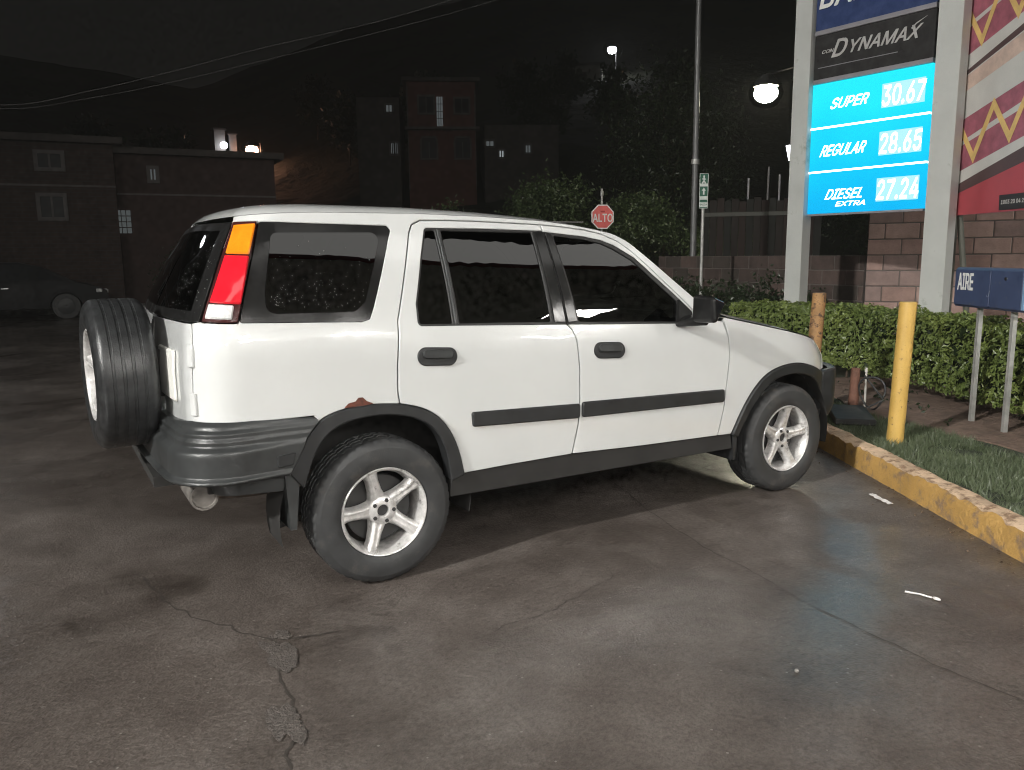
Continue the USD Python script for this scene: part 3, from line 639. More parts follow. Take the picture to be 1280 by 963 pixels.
part(car, 'silencer', ex if ex.volume > 0 else flip(ex), plain('dull_exhaust', (.20, .185, .17), .5, metal=.5, var=.4, scale=18), 40)
part(car, 'exhaust_pipe', tube([(-.70, -.60, .475), (-.52, -.62, .465), (-.35, -.62, .47), (-.1, -.58, .50), (.05, -.55, .46)], .03), M['steel'], 40)
mf_ = trimesh.convex.convex_hull(np.array([(-.44, -.868, .585), (-.375, -.868, .585), (-.40, -.86, .33), (-.425, -.86, .33), (-.44, -.64, .55), (-.39, -.64, .55), (-.425, -.66, .36), (-.44, -.68, .345)]))
both('mud_flap', mf_, M['plastic2'], smooth=30)
mf2 = trimesh.convex.convex_hull(np.array([(2.165, -.855, .42), (2.20, -.855, .42), (2.175, -.85, .26), (2.19, -.85, .26), (2.165, -.65, .42), (2.20, -.65, .42), (2.175, -.66, .27)]))
both('mud_flap', mf2, M['plastic'], smooth=30)
# tow hook and bumper step seen below the spare wheel
part(car, 'tow_bar', cat_([bx(-.90, -.70, -.48, .48, .50, .545)]), M['under'])
# cabin
def seat(x, y, w):
    a = chamfer_box(.50, w, .16, .04); a.apply_translation((x, y, .90))
    b = chamfer_box(.13, w, .46, .05); b.apply_transform(trimesh.transformations.rotation_matrix(-.25, [0, 1, 0])); b.apply_translation((x - .27, y, 1.13))
    h_ = chamfer_box(.09, w * .5, .17, .035); h_.apply_translation((x - .34, y, 1.43))
    return cat_([a, b, h_])
for y in (-.36, .36): part(car, 'front_seat', seat(1.10, y, .48), M['seat'], 30)
part(car, 'rear_seat', seat(.22, 0, 1.2), M['seat'], 30)
part(car, 'dashboard', cat_([trimesh.convex.convex_hull(np.array([(1.65, -.74, .85), (1.65, .74, .85), (1.62, -.72, 1.06), (1.62, .72, 1.06), (2.02, -.72, 1.085), (2.02, .72, 1.085), (2.1, -.74, .85), (2.1, .74, .85)]))]), M['under'], 30)
st = trimesh.creation.torus(.18, .014, major_sections=32, minor_sections=8); st.apply_transform(trimesh.transformations.rotation_matrix(-1.1, [0, 1, 0])); st.apply_translation((1.52, .36, 1.10)); part(car, 'steering_wheel', st, M['under'], True)
part(car, 'headlining', bx(-.35, 1.3, -.56, .56, 1.632, 1.64), M['seat'], 30)

# ------------------------------------------------------------------ bollards
M['bollard'] = plain('yellow_bollard_paint', (.55, .35, .09), .5, var=.12, scale=5, dirt=((.07, .045, .03), 30, .60), bump=.002, bscale=60)
M['bollard_rust'] = plain('rusted_bollard_paint', (.36, .20, .08), .7, var=.5, scale=9, dirt=((.08, .045, .03), 18, .5), bump=.004, bscale=40)
def bollard(name, base, top, r, mt, label):
    base, top = np.array(base), np.array(top)
    t = thing(name, label, 'bollard', tuple(base))
    k = np.linspace(0, 1, 14)[:, None]; pts = base + (top - base) * k
    rad = np.full(14, r) * (1 + .012 * np.sin(np.arange(14) * 2.3))
    part(t, 'post', tube(np.vstack([pts, [pts[-1] + (0, 0, .004)]]), np.r_[rad, r * .93], 26), mt, 40)
    return t
bollard('bollard', (3.88, -.745, .10), (3.905, -.762, 1.11), .056, M['bollard'], 'bright yellow dented steel bollard with rust spots, just inside the kerb')
bollard('bollard', (4.34, .37, .10), (4.385, .352, 1.115), .056, M['bollard_rust'], 'rusty brown steel bollard in front of the hedge, half hidden by the bonnet')

# ------------------------------------------------------------------ hedges
def hedge(path, w, z0, z1, n, seed, label, stems):
    """path: list of (x, y) along the middle line"""
    t = thing('hedge', label, 'hedge', (path[0][0], path[0][1], .115), 'clipped hedges in front of the price sign')
    L = LineString(path); r = np.random.default_rng(seed)
    q = r.uniform(0, 1, n) * L.length
    c = np.array([L.interpolate(a).coords[0] for a in q]); e = np.array([L.interpolate(min(a + .02, L.length)).coords[0] for a in q]) - np.array([L.interpolate(max(a - .02, 0)).coords[0] for a in q])
    e /= np.linalg.norm(e, axis=1, keepdims=True); nn = np.stack([-e[:, 1], e[:, 0]], -1)
    # most leaves sit in the outer shell
    face = r.choice(4, n, p=[.40, .14, .36, .10]); a = r.uniform(-1, 1, n); b = r.uniform(0, 1, n); dpt = r.exponential(.035, n)
    off = np.where(face == 0, -w + dpt, np.where(face == 1, w - dpt, a * w)); z = np.where(face <= 1, z0 + (z1 - z0) * b, np.where(face == 2, z1 - dpt, z0 + dpt))
    P = np.c_[c + nn * off[:, None], z]
    lump = meshkit.fbm(P * 3.2, 3, seed) - .5; l2 = meshkit.fbm(P * 11, 2, seed + 3) - .5
    P[:, :2] += nn * ((lump * .22 + l2 * .14) * np.sign(off))[:, None]; P[:, 2] += (lump * .10 + l2 * .12) * np.where(z > (z0 + z1) / 2, 1, .8)
    F_ = np.c_[nn * np.where(face < 2, np.sign(off), 0)[:, None], np.where(face == 2, 1., np.where(face == 3, -1., .25))]
    part(t, 'foliage', leaf_cloud(P, .042, seed, .3, .55, F_), M['hedge'], False)
    # twiggy dark heart
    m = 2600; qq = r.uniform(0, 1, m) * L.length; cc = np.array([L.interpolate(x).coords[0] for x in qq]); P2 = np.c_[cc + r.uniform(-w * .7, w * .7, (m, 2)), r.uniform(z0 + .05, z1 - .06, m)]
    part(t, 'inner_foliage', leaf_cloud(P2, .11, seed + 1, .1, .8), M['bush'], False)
    for k in range(stems):
        x, y = L.interpolate((k + .5) / stems, True).coords[0]; x += r.uniform(-.08, .08); y += r.uniform(-.08, .08)
        part(t, 'stem', tube([(x, y, .10), (x + r.uniform(-.03, .03), y + r.uniform(-.03, .03), .3), (x + r.uniform(-.08, .08), y + r.uniform(-.08, .08), .6)], [.013, .011, .006], 7), M['bark'], 40)
hedge([(6.03, 2.75), (6.10, 1.9), (6.18, .95)], .25, .27, .87, 15000, 11, 'clipped green hedge below the lit price sign, beside the car bonnet', 9)
hedge([(6.2, .92), (6.0, .3), (5.72, -.25), (5.45, -.80), (5.05, -1.55), (4.6, -2.3)], .25, .22, .86, 24000, 12, 'shadowed clipped hedge behind the blue air cabinet', 12)
# weeds along the soil
r_ = np.random.default_rng(3)
P = np.c_[r_.uniform(4.5, 6.0, 500), r_.uniform(-1.2, 1.8, 500), r_.uniform(.12, .17, 500)]
P = P[(P - KO) @ KN > 1.0]; P = P[meshkit.fbm(P * 2.2, 2, 8) > .52]
single('weeds', leaf_cloud(P, .05, 9), M['bush'], 'small green weeds on the bare soil before the hedge', 'weeds', kind='stuff', smooth=False)

# ------------------------------------------------------------------ standpipe, hose, tray
M['pipe'] = plain('pale_pipe', (.5, .48, .44), .5, var=.2)
M['brick_red'] = plain('brown_post', (.16, .075, .05), .8, var=.3, scale=20, bump=.004)
t = thing('water_standpipe', 'reddish stump with a thin pale water pipe in the soil under the hedge', 'standpipe', (4.77, .24, .12))
part(t, 'stump', tube([(4.78, .26, .10), (4.79, .262, .28), (4.80, .268, .46)], [.045, .04, .038], 10), M['brick_red'], 40)
part(t, 'pipe', tube([(4.86, .20, .10), (4.862, .205, .3), (4.866, .21, .45)], .009, 8), M['pipe'], 40)
part(t, 'tap', tube([(4.866, .21, .44), (4.84, .195, .462), (4.81, .17, .46), (4.805, .167, .435)], .012, 8), M['pipe'], 40)
th = np.linspace(-.2, np.pi * 1.9, 40)
hose_pts = np.stack([4.80 + .03 * np.sin(th * 2), .10 - .12 * np.cos(th), .26 + .14 * np.sin(th)], -1)
single('hose', tube(np.vstack([[(4.83, .2, .40)], hose_pts, [(4.6, .05, .14), (4.4, .2, .135), (4.2, .3, .135)]]), .008, 8), M['rubber'], 'thin black hose looped beside the pale water pipe', 'hose', smooth=40)
tr = chamfer_box(.62, .30, .05, .01)
tr = frame(tr, (4.28, -.08, .165), (KS * .95 + KN * .3) / np.linalg.norm(KS * .95 + KN * .3), np.cross([0, 0, 1], (KS * .95 + KN * .3) / np.linalg.norm(KS * .95 + KN * .3)))
single('plank', tr, plain('dark_plank', (.02, .02, .02), .6, var=.3, scale=8), 'dark wet plank lying on the grass beside the yellow bollard', 'plank', smooth=20)

# ------------------------------------------------------------------ air cabinet
M['aire_blue'] = plain('cabinet_blue', (.048, .068, .135), .42, var=.12, scale=8, dirt=((.09, .10, .12), 14, .6))
M['aire_side'] = plain('cabinet_pale_blue', (.22, .36, .55), .4, var=.1)
M['white'] = plain('white_letter', (.75, .75, .73), .5, var=.08)
M['galv'] = plain('galvanised_post', (.42, .42, .40), .45, metal=.4, var=.25, scale=12)
A0 = np.array([5.08, -.385, 1.02]); AE = -KS; AN = -KN                      # along the face to the right, face normal
t = thing('air_cabinet', 'dark blue air pump cabinet on two posts, lettered AIRE', 'cabinet', (4.9, -.73, .115))
def on_face(o, e, n):
    return lambda m, x, z, d=0.: frame(m, o + e * x + np.array([0, 0, z]) + n * d, e, np.array([0, 0, 1.]), n)
fa = on_face(A0, AE, AN)
b_ = chamfer_box(.86, .305, .16, .012); part(t, 'cabinet_box', fa(b_, .43, .152, -.08), M['aire_blue'], 20)
for k, (w_, x0) in enumerate(((.44, .015), (.35, .465))):
    b_ = chamfer_box(w_, .275, .008, .003); part(t, 'front_panel', fa(b_, x0 + w_ / 2, .152, .0045), M['aire_blue'], 20)
b_ = chamfer_box(.03, .27, .01, .003); part(t, 'edge_strip', fa(b_, .838, .152, .006), M['aire_side'], 20)
part(t, 'lettering', fa(lettering('AIRE', .125, .002, True, 0, .5), .155, .135, .0105), M['white'], False)
part(t, 'lock', fa(trimesh.creation.cylinder(.012, .012), .64, .232, .012), M['chrome'], 30)
part(t, 'arrow_mark', fa(lettering('J', .05, .0015, False, .2), .44, .09, .0105), plain('faint_mark', (.2, .23, .3), .5), False)
for x in (.26, .66):
    part(t, 'post', fa(bx(-.016, .016, -.95, .012, -.016, .016), x, 0, -.06), M['galv'], False)

# ------------------------------------------------------------------ the price sign
M['post_grey'] = plain('painted_post', (.46, .47, .45), .5, var=.08, scale=3, dirt=((.25, .26, .22), 3, .6))
M['sign_frame'] = plain('sign_frame', (.30, .29, .31), .4, metal=.3, var=.1)
M['sign_black'] = plain('black_panel', (.035, .034, .034), .22, var=.1)
M['sign_navy'] = plain('navy_panel', (.035, .055, .14), .28, var=.12)
M['sign_back'] = plain('sign_back', (.1, .1, .1), .6)
M['letter_grey'] = plain('grey_letter', (.42, .41, .40), .4, var=.1)
def lit_panel():
    nodes = {'g': ('geometry', {}), 's': ('separate_xyz', {}), 'n': ('noise_texture', dict(scale=1.7, detail=1)), 'm': ('map_range', dict(from_min=1.85, from_max=3.3, to_min=0, to_max=1)),
             'mf': ('mix_float', dict(fac=.3)), 'r': ('rgb_ramp', dict(ramp=[(.1, (.006, .42, .86)), (.4, (.008, .58, .93)), (.75, (.02, .80, 1.0))])), 'e': ('emission', dict(strength=SIGN_L))}
    return mat('backlit_cyan', nodes, [('g.position', 's.vector'), ('g.position', 'n.vector'), ('s.z', 'm.value'), ('m.result', 'mf.a'), ('n.fac', 'mf.b'), ('mf.result', 'r.fac'), ('r.color', 'e.color'), ('e.color' if False else 'r.color', 'e.color')][:8], 'e.emission')
M['cyan'] = lit_panel()
M['lit_white'] = glow('backlit_white', (.97, 1, 1), 1.9 * SIGN_L)
M['lit_plate'] = glow('backlit_plate', (.45, .86, .97), 1.0 * SIGN_L)
M['lit_seg'] = plain('price_digit_strip', (.25, .3, .34), .5)
sg = thing('price_sign', 'tall fuel price sign on two grey posts with lit cyan panels', 'sign', (6.5, 1.5, 0))
SL, SR = np.array([6.43, 2.195, 0]), np.array([6.575, .885, 0])
SE = (SR - SL) / np.linalg.norm(SR - SL); SNn = np.cross(SE, [0, 0, 1.]); W_ = np.linalg.norm(SR - SL)
if SNn[0] > 0: SNn = -SNn
fs = on_face(SL, SE, np.cross(SE, [0, 0, 1.]))
if np.cross(SE, [0, 0, 1.])[0] > 0: raise SystemExit('sign faces the wrong way')
def sbx(m, x0, x1, z0, z1, d0, d1): return fs(bx(x0, x1, z0, z1, d0, d1), 0, 0, 0)
for x0, x1 in ((-.24, -.035), (W_ + .035, W_ + .27)):
    part(sg, 'post', sbx(0, x0, x1, 0, 6.2, -.13, .03), M['post_grey'], False)
def text_on(par, s_, h_, xc, z, mt, slant=0., sq=1., d=.012, name='lettering', depth=.003, bold=True):
    return part(par, name, fs(lettering(s_, h_, depth, bold, slant, sq), xc, z, d), mt, False)
# three lit price panels from the top
zt = [3.285, 2.80, 2.325, 1.855]
rows = [('SUPER', .105, .58, '30.67'), ('REGULAR', .115, .55, '28.65'), ('DIESEL', .105, .56, '27.24')]
for k in range(3):
    pp = part(sg, 'price_panel', sbx(0, .0, W_, zt[k + 1] + .022, zt[k], -.10, .0), M['cyan'], False)
    word, hh, xc, num = rows[k]
    zc = (zt[k] + zt[k + 1]) / 2
    text_on(pp, word, hh, .43 if k != 1 else .38, zc - .06 + (.02 if k == 0 else 0), M['lit_white'], .45, .92 if k == 0 else (.72 if k == 1 else .88), .004, 'fuel_name', .004)
    if k == 2: text_on(pp, 'EXTRA', .05, .52, zc - .14, M['lit_white'], .45, 1.6, .004, 'fuel_name', .004)
    nn = part(pp, 'digit_plate', sbx(0, W_ * .615, W_ * .955, zc - .115, zc + .125, .001, .005), M['lit_plate'], False)
    part(pp, 'price', fs(lettering(num, .195, .002, True, .08, .60), W_ * .785, zc - .095, .006), glow(f'backlit_digit_{k}', (1, 1, 1), 2.2 * SIGN_L), False)
    part(sg, 'panel_joint', sbx(0, 0, W_, zt[k + 1], zt[k + 1] + .022, -.09, .012), M['lit_white'] if k < 2 else M['sign_frame'], False)
# dark panel with the additive's name
part(sg, 'panel_joint', sbx(0, 0, W_, 3.29, 3.335, -.09, .015), M['sign_frame'], False)
dp = part(sg, 'dark_panel', sbx(0, 0, W_, 3.338, 3.80, -.10, .0), M['sign_black'], False)
text_on(dp, 'CON', .035, .16, 3.60, M['letter_grey'], .4, 1.3)
text_on(dp, 'D', .17, .285, 3.545, M['letter_grey'], .4, 1.0)
text_on(dp, 'YNAMAX', .125, .77, 3.555, M['letter_grey'], .4, 1.02)
sw_ = extrude(Polygon([(1.08, 3.66), (1.13, 3.70), (1.24, 3.745), (1.13, 3.685), (1.09, 3.645)]), .003)
part(dp, 'swoosh', fs(sw_, 0, 0, .012), M['letter_grey'], False)
part(dp, 'stripe', sbx(0, .05, W_ * .72, 3.455, 3.462, .001, .004), M['sign_frame'], False)
part(sg, 'panel_joint', sbx(0, 0, W_, 3.803, 3.85, -.09, .015), M['sign_frame'], False)
np_ = part(sg, 'navy_panel', sbx(0, 0, W_, 3.853, 4.60, -.10, .0), M['sign_navy'], False)
text_on(np_, 'BANCO', .23, .56, 4.08, M['white'], .2, .95)
part(sg, 'top_panel', sbx(0, 0, W_, 4.603, 6.1, -.10, .0), M['sign_navy'], False)
part(sg, 'sign_back_plate', sbx(0, -.01, W_ + .01, 1.86, 6.1, -.125, -.101), M['sign_back'], False)

# ------------------------------------------------------------------ the advertising banner
BA = np.array([6.85, .77, 0]); BE = np.array([-.473, -.881, 0]); BE /= np.linalg.norm(BE); BN = np.cross(BE, [0, 0, 1.])
fb = on_face(BA, BE, BN)
if BN[0] > 0: raise SystemExit('banner faces the wrong way')
M['b_red'] = plain('banner_red', (0.432, 0.072, 0.088), .5, var=.12, scale=3)
M['b_wine'] = plain('banner_wine', (0.36, 0.112, 0.15), .5, var=.35, scale=9)
M['b_white'] = plain('banner_white', (.60, .585, .55), .5, var=.06, scale=5)
M['b_beige'] = plain('banner_beige', (0.6, 0.45, 0.375), .5, var=.25, scale=7)
M['b_yellow'] = plain('banner_yellow', (0.728, 0.504, 0.182), .5, var=.2, scale=9)
M['b_dark'] = plain('banner_brown', (.10, .06, .06), .5, var=.2, scale=5)
M['b_black'] = plain('banner_black', (.03, .025, .025), .5)
M['olive_post'] = plain('olive_post', (.085, .085, .07), .6, var=.2)
bn = thing('advert_banner', 'large red and cream advertising banner with yellow zigzags on dark posts', 'banner', (6.85, .77, 0))
BW = 3.4
pb = part(bn, 'sheet', fb(bx(-.06, BW, 1.80, 5.4, -.03, 0), 0, 0, 0), M['b_wine'], False)
for x in (-.045, 1.9, 3.35): part(bn, 'post', fb(bx(x - .03, x + .035, 0, 5.3, -.10, -.032), 0, 0, 0), M['olive_post'], False)
part(bn, 'brace', fb(tube([(.08, 1.8, -.06), (.02, .1, -.35)], .03, 8), 0, 0, 0), M['olive_post'], 40)
clip_ = sbox(-.058, 1.803, BW - .002, 5.398)
def printed(name, pts, mt, lvl):
    g = (Polygon(pts) if not hasattr(pts, 'area') else pts).buffer(0).intersection(clip_)
    part(pb, name, fb(extrude(g, .0012), 0, 0, .0005 + lvl * .0014), M[mt], False)
sl = .135                                                       # the bands climb gently to the right
def band(z0, z1, k0=sl, k1=None, wob=0.):
    k1 = k0 if k1 is None else k1
    xs = np.linspace(-.2, 3.6, 40)
    return list(zip(xs, z0 + k0 * (xs + .05))) + list(zip(xs[::-1], (z1 + k1 * (xs + .05))[::-1] + wob * np.sin(xs[::-1] * 9)))
printed('red_base', band(1.0, 2.02, .0, .218), 'b_red', 0)
printed('shade_band', band(1.98, 2.08, .215, .25), 'b_dark', 1)
printed('white_band', band(2.065, 2.19, .26, .232), 'b_white', 2)
printed('cream_line', band(2.435, 2.475, .245, .265), 'b_white', 1)
printed('cream_band', band(2.69, 3.12, .225, .26), 'b_white', 1)
printed('beige_band', band(2.95, 3.09, .235, .26), 'b_beige', 2)
printed('brown_line', band(3.10, 3.14, .262, .285), 'b_dark', 3)
printed('white_band', band(3.14, 3.29, .285, .24), 'b_white', 2)
printed('cream_line', band(3.55, 3.60, .25, .225), 'b_white', 1)
printed('cream_band', band(3.95, 4.35, .23, .25), 'b_white', 1)
printed('white_band', band(4.45, 4.58, .25, .24), 'b_white', 1)
def zigzag(z0, k, amp, x0, per, n, w):
    pts = []
    for i in range(n): pts.append((x0 + per * i / 2, z0 + k * (x0 + per * i / 2) + (amp if i % 2 == 0 else -amp)))
    return LineString(pts).buffer(w, join_style=2, mitre_limit=2.2)
printed('zigzag', zigzag(2.465, .23, .20, .07, .52, 14, .030), 'b_yellow', 3)
printed('zigzag', zigzag(3.55, .21, .20, .07, .51, 14, .030), 'b_yellow', 3)
printed('black_strip', [(.79, 1.815), (2.0, 1.815), (2.0, 1.953), (.78, 1.953)], 'b_black', 3)
part(pb, 'lettering', fb(lettering('1003 20 04 20', .035, .001, True, 0, 1.0, False), .81, 1.87, .0065), M['b_white'], False)

# ------------------------------------------------------------------ block walls, each block a part
M['block'] = [plain(f'block_{k}', c, .85, var=.22, scale=7, bump=.006, bscale=50) for k, c in enumerate([(.32, .215, .185), (.28, .185, .155), (.36, .25, .215), (.25, .18, .16)])]
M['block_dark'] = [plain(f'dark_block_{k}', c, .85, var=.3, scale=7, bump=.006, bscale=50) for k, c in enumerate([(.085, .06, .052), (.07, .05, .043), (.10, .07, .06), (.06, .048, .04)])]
M['mortar'] = plain('mortar', (.13, .11, .10), .9, var=.2, scale=20)
def block_wall(label, p0, p1, z0, z1, seed, mats, bl=.40, bh=.20, th=.15):
    p0, p1 = np.array([*p0, 0.]), np.array([*p1, 0.]); e = (p1 - p0); L = np.linalg.norm(e); e /= L; n = np.cross(e, [0, 0, 1.])
    if n @ (np.array(_C) - p0) < 0: n = -n
    t = thing('block_wall', label, 'wall', tuple(p0 + [0, 0, z0]))
    f = lambda m: frame(m, p0, e, n)
    part(t, 'mortar_core', f(bx(0.004, L - .004, -th + .012, -.008, z0, z1 - .004)), M['mortar'], False)
    r = np.random.default_rng(seed); k = 0
    for i in range(int(round((z1 - z0) / bh))):
        x = -(bl / 2 if i % 2 else 0)
        while x < L - .02:
            a, b = max(x, 0) + .006, min(x + bl, L) - .006
            if b - a > .03:
                o = r.uniform(-.004, .004); c = chamfer_box(b - a, th, bh - .014, .006)
                c.apply_translation(((a + b) / 2, -th / 2 + o, z0 + i * bh + bh / 2)); part(t, 'block', f(c), mats[r.integers(4)], False)
            x += bl
    return t
block_wall('taller block wall behind the hedge and under the red banner', (8.08, 2.58), (9.9, -.45), .2, 2.4, 1, M['block'])
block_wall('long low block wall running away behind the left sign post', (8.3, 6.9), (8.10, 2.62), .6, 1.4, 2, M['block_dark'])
# bushes at the foot of the low wall
def bush(name, c, rad, n, size, label, cat, seed, mt='bush', trunk=None, group=None):
    t = thing(name, label, cat, (c[0], c[1], c[2] - rad[2] if trunk is None else trunk), group)
    r = np.random.default_rng(seed); k = max(int(n / 60), 8)
    d = r.normal(size=(k, 3)); d /= np.linalg.norm(d, axis=1, keepdims=True); cl = np.array(c) + d * rad * r.uniform(.35, 1.0, (k, 1))
    i = r.integers(k, size=n); P = cl[i] + r.normal(size=(n, 3)) * np.array(rad) * .17
    P[:, 2] = np.maximum(P[:, 2], .05)
    part(t, 'crown', leaf_cloud(P, size, seed, .3), M[mt], False)
    z0 = (c[2] - rad[2] if trunk is None else trunk)
    for s_ in range(3 if trunk is None else 1):
        a = r.uniform(0, 6.3); q = np.array([c[0] + .1 * math.cos(a), c[1] + .1 * math.sin(a), z0])
        top = np.array(c) + r.normal(size=3) * np.array(rad) * .25
        part(t, 'trunk', tube([q, (q + top) / 2 + r.normal(size=3) * .06, top], [.03 + .05 * rad[2] * .5, .03 + .03 * rad[2] * .5, .02], 7), M['bark'], 40)
    for s_ in range(5):
        top = cl[r.integers(k)]; part(t, 'limb', tube([np.array(c) * [1, 1, 1] - [0, 0, rad[2] * .3], (np.array(c) + top) / 2, top], [.03, .02, .008], 6), M['bark'], 40)
    return t
for k, (x, y, rx, rz, lb) in enumerate([(7.5, 5.9, .7, .30, 'low dark shrub right of the green arrow sign'), (7.6, 4.7, .7, .28, 'low dark shrub left of the left sign post'), (7.4, 3.4, .7, .33, 'low dark shrub seen between the two sign posts')]):
    bush('shrub', (x, y, .62), (rx * 1.25, .5, rz * 1.5), 3600, .06, lb, 'shrub', 40 + k, group='shrubs under the low wall')

# ------------------------------------------------------------------ green direction sign, poles, stop sign
M['green'] = plain('green_sign', (.015, .10, .06), .45, var=.08)
M['refl_white'] = plain('sign_white', (.62, .66, .62), .45, var=.06)
t = thing('direction_sign', 'narrow green and white pedestrian sign on a grey post beside a tall pole', 'sign', (7.04, 4.53, 0))
GE = np.array([.86, -.51, 0]); fg = on_face(np.array([7.055, 4.52, 0]), GE, np.cross(GE, [0, 0, 1.]))
part(t, 'post', tube([(7.075, 4.55, 0), (7.075, 4.55, 2.5)], .024, 10), M['galv'], 40)
pa = part(t, 'sign_plate', fg(bx(-.062, .062, 2.08, 2.565, -.006, 0), 0, 0, 0), M['green'], False)
for z0, z1 in ((2.385, 2.425), (2.20, 2.25), (2.10, 2.165)): part(pa, 'white_field', fg(bx(-.055, .055, z0, z1, .001, .003), 0, 0, 0), M['refl_white'], False)
part(pa, 'border', fg(extrude(sbox(-.062, 2.08, .062, 2.565).difference(sbox(-.055, 2.087, .055, 2.558)), .002), 0, 0, .001), M['refl_white'], False)
part(pa, 'walker_mark', fg(extrude(unary_union([Point(0, 2.525).buffer(.013), LineString([(0, 2.51), (0, 2.46), (-.022, 2.435)]).buffer(.010), LineString([(0, 2.46), (.02, 2.435)]).buffer(.009), LineString([(-.022, 2.49), (.022, 2.485)]).buffer(.007)]), .002), 0, 0, .001), M['refl_white'], False)
part(pa, 'arrow', fg(extrude(unary_union([Polygon([(-.03, 2.325), (0, 2.37), (.03, 2.325)]), sbox(-.011, 2.27, .011, 2.33)]), .002), 0, 0, .001), M['refl_white'], False)
part(pa, 'lettering', fg(lettering('SALIDA', .022, .001, True, 0, .9), 0, 2.122, .0035), M['green'], False)
t = thing('lamp_pole', 'tall thin steel pole rising out of frame behind the green sign', 'pole', (8.34, 6.07, 0))
part(t, 'shaft', tube([(8.34, 6.07, 0), (8.345, 6.075, 3), (8.33, 6.08, 8.5)], [.058, .05, .036], 14), plain('dull_steel', (.17, .17, .17), .45, metal=.3, var=.2), 40)
part(t, 'base_plate', bx(8.22, 8.46, 5.95, 6.19, .005, .03), M['galv'], False)
part(t, 'clamp', tube([(8.34, 6.072, 2.9), (8.34, 6.072, 2.98)], .066, 14), M['galv'], 40)
M['stop_red'] = plain('stop_red', (.80, .16, .15), .4, var=.08)
M['stop_white'] = plain('stop_white', (.85, .83, .82), .4, var=.03)
t = thing('stop_sign', 'red octagonal stop sign lettered ALTO seen just above the car roof', 'sign', (9.59, 10.25, 0))
v_ = np.array([_C[0] - 9.59, _C[1] - 10.25, 0]); v_ /= np.linalg.norm(v_); ve = np.cross([0, 0, 1.], v_); v2 = v_ * .93 + ve * .36; v2 /= np.linalg.norm(v2); ve = np.cross([0, 0, 1.], v2)
fo_ = on_face(np.array([9.59, 10.25, 2.248]), ve, v2)
oct_ = lambda R_: Polygon([(R_ * math.cos(a), R_ * math.sin(a)) for a in np.radians(np.arange(8) * 45 + 22.5)])
part(t, 'post', tube([(9.59 - v2[0] * .05, 10.25 - v2[1] * .05, 0), (9.59 - v2[0] * .05, 10.25 - v2[1] * .05, 2.85)], .026, 10), M['galv'], 40)
part(t, 'post_cap', tube([(9.59 - v2[0] * .05, 10.25 - v2[1] * .05, 2.70), (9.59 - v2[0] * .05, 10.25 - v2[1] * .05, 2.80)], .042, 10), M['galv'], 40)
pa = part(t, 'plate', fo_(extrude(oct_(.282), .006), 0, 0, 0), M['stop_white'], False)
part(pa, 'red_field', fo_(extrude(oct_(.255), .003), 0, 0, .0065), M['stop_red'], False)
part(pa, 'lettering', fo_(lettering('ALTO', .165, .003, True, 0, .78), 0, -.105, .010), M['stop_white'], False)
part(pa, 'hand_mark', fo_(extrude(sbox(-.05, .10, .05, .13), .002), 0, 0, .010), plain('stop_dark_red', (.45, .05, .05), .4), False)
M['post_white'] = plain('white_stake', (.34, .34, .36), .5, var=.1)
for k, (x, y, z0, z1, dx, lb) in enumerate([(11.86, 8.2, 2.52, 2.98, 0, 'short pale upright stake left of the left sign post, farthest from it'), (12.12, 7.92, 2.54, 3.2, .03, 'tallest pale upright stake, between two shorter ones'), (12.28, 7.74, 2.56, 3.03, 0, 'short pale upright stake nearest to the left sign post')]):
    single('gate_stake', tube([(x - dx, y, 0.2), (x + dx, y, z1)], .02, 8), M['post_white'] if True else None, lb, 'stake', 'pale stakes before the dark yard', smooth=40)
t = thing('yard_wall', 'dark planked yard wall under the pale stakes', 'wall', (12, 8, 0))
yw = np.array([11.2, 8.85, 0]); ye = np.array([.70, -.714, 0]); fy = on_face(yw, ye, np.cross(ye, [0, 0, 1.]))
for k in range(16): part(t, 'plank', fy(bx(k * .15 + .004, k * .15 + .146, 0, 2.50 + .02 * ((k * 7) % 5), .06, .09), 0, 0, 0), plain(f'dark_board_{k % 3}', (.020 + .005 * (k % 3), .020, .017), .9) if k < 3 else UsdShade.Material.Get(stage, f'/World/Looks/dark_board_{k % 3}'), False)
part(t, 'rail', fy(bx(0, 2.4, 2.2, 2.28, .095, .12), 0, 0, 0), M['olive_post'], False)

# ------------------------------------------------------------------ street lamps and other lights in view
M['lamp_body'] = plain('lamp_housing', (.03, .03, .03), .7)
def lamp(name, head, foot, r, color, strength, label, pole_r=.05, shade=None):
    t = thing(name, label, 'street lamp', tuple(foot))
    head, foot = np.array(head, float), np.array(foot, float)
    b_ = trimesh.creation.icosphere(3, r); b_.vertices = b_.vertices * [1, 1, .8] + head
    part(t, 'lamp_glass', b_, glow('lamp_glow_' + t.split('/')[-1], color, strength), True)
    ca = lathe([(r * 1.05, 0), (r * 1.0, r * .35), (r * .5, r * .9), (.001, r * 1.0)], 20); ca.apply_translation(head + [0, 0, r * .55]); part(t, 'housing', ca, M['lamp_body'], 40)
    part(t, 'pole', tube([foot, foot + [0, 0, head[2] - foot[2] + .5], head + [0, 0, r * 1.5]], [pole_r, pole_r * .8, pole_r * .6], 10), M['lamp_body'], 40)
    return t
lamp('street_lamp', (12.05, 7.99, 4.67), (12.50, 7.50, 0), .24, (1, .93, .70), STREET, 'bright warm white street lamp left of the price sign')
lamp('street_lamp', (47.57, 59.24, 20.27), (48.3, 59.6, hill_h(np.array(48.3), np.array(59.6)) + 0), .42, (.93, .95, 1), 60, 'distant white street lamp high on the dark hillside', .09)
lamp('street_lamp', (12.57, 54.26, 8.76), (13.2, 54.4, float(hill_h(np.array(13.2), np.array(54.4)))), .42, (1, .46, .28), 60, 'distant orange street lamp low on the left hillside', .07)
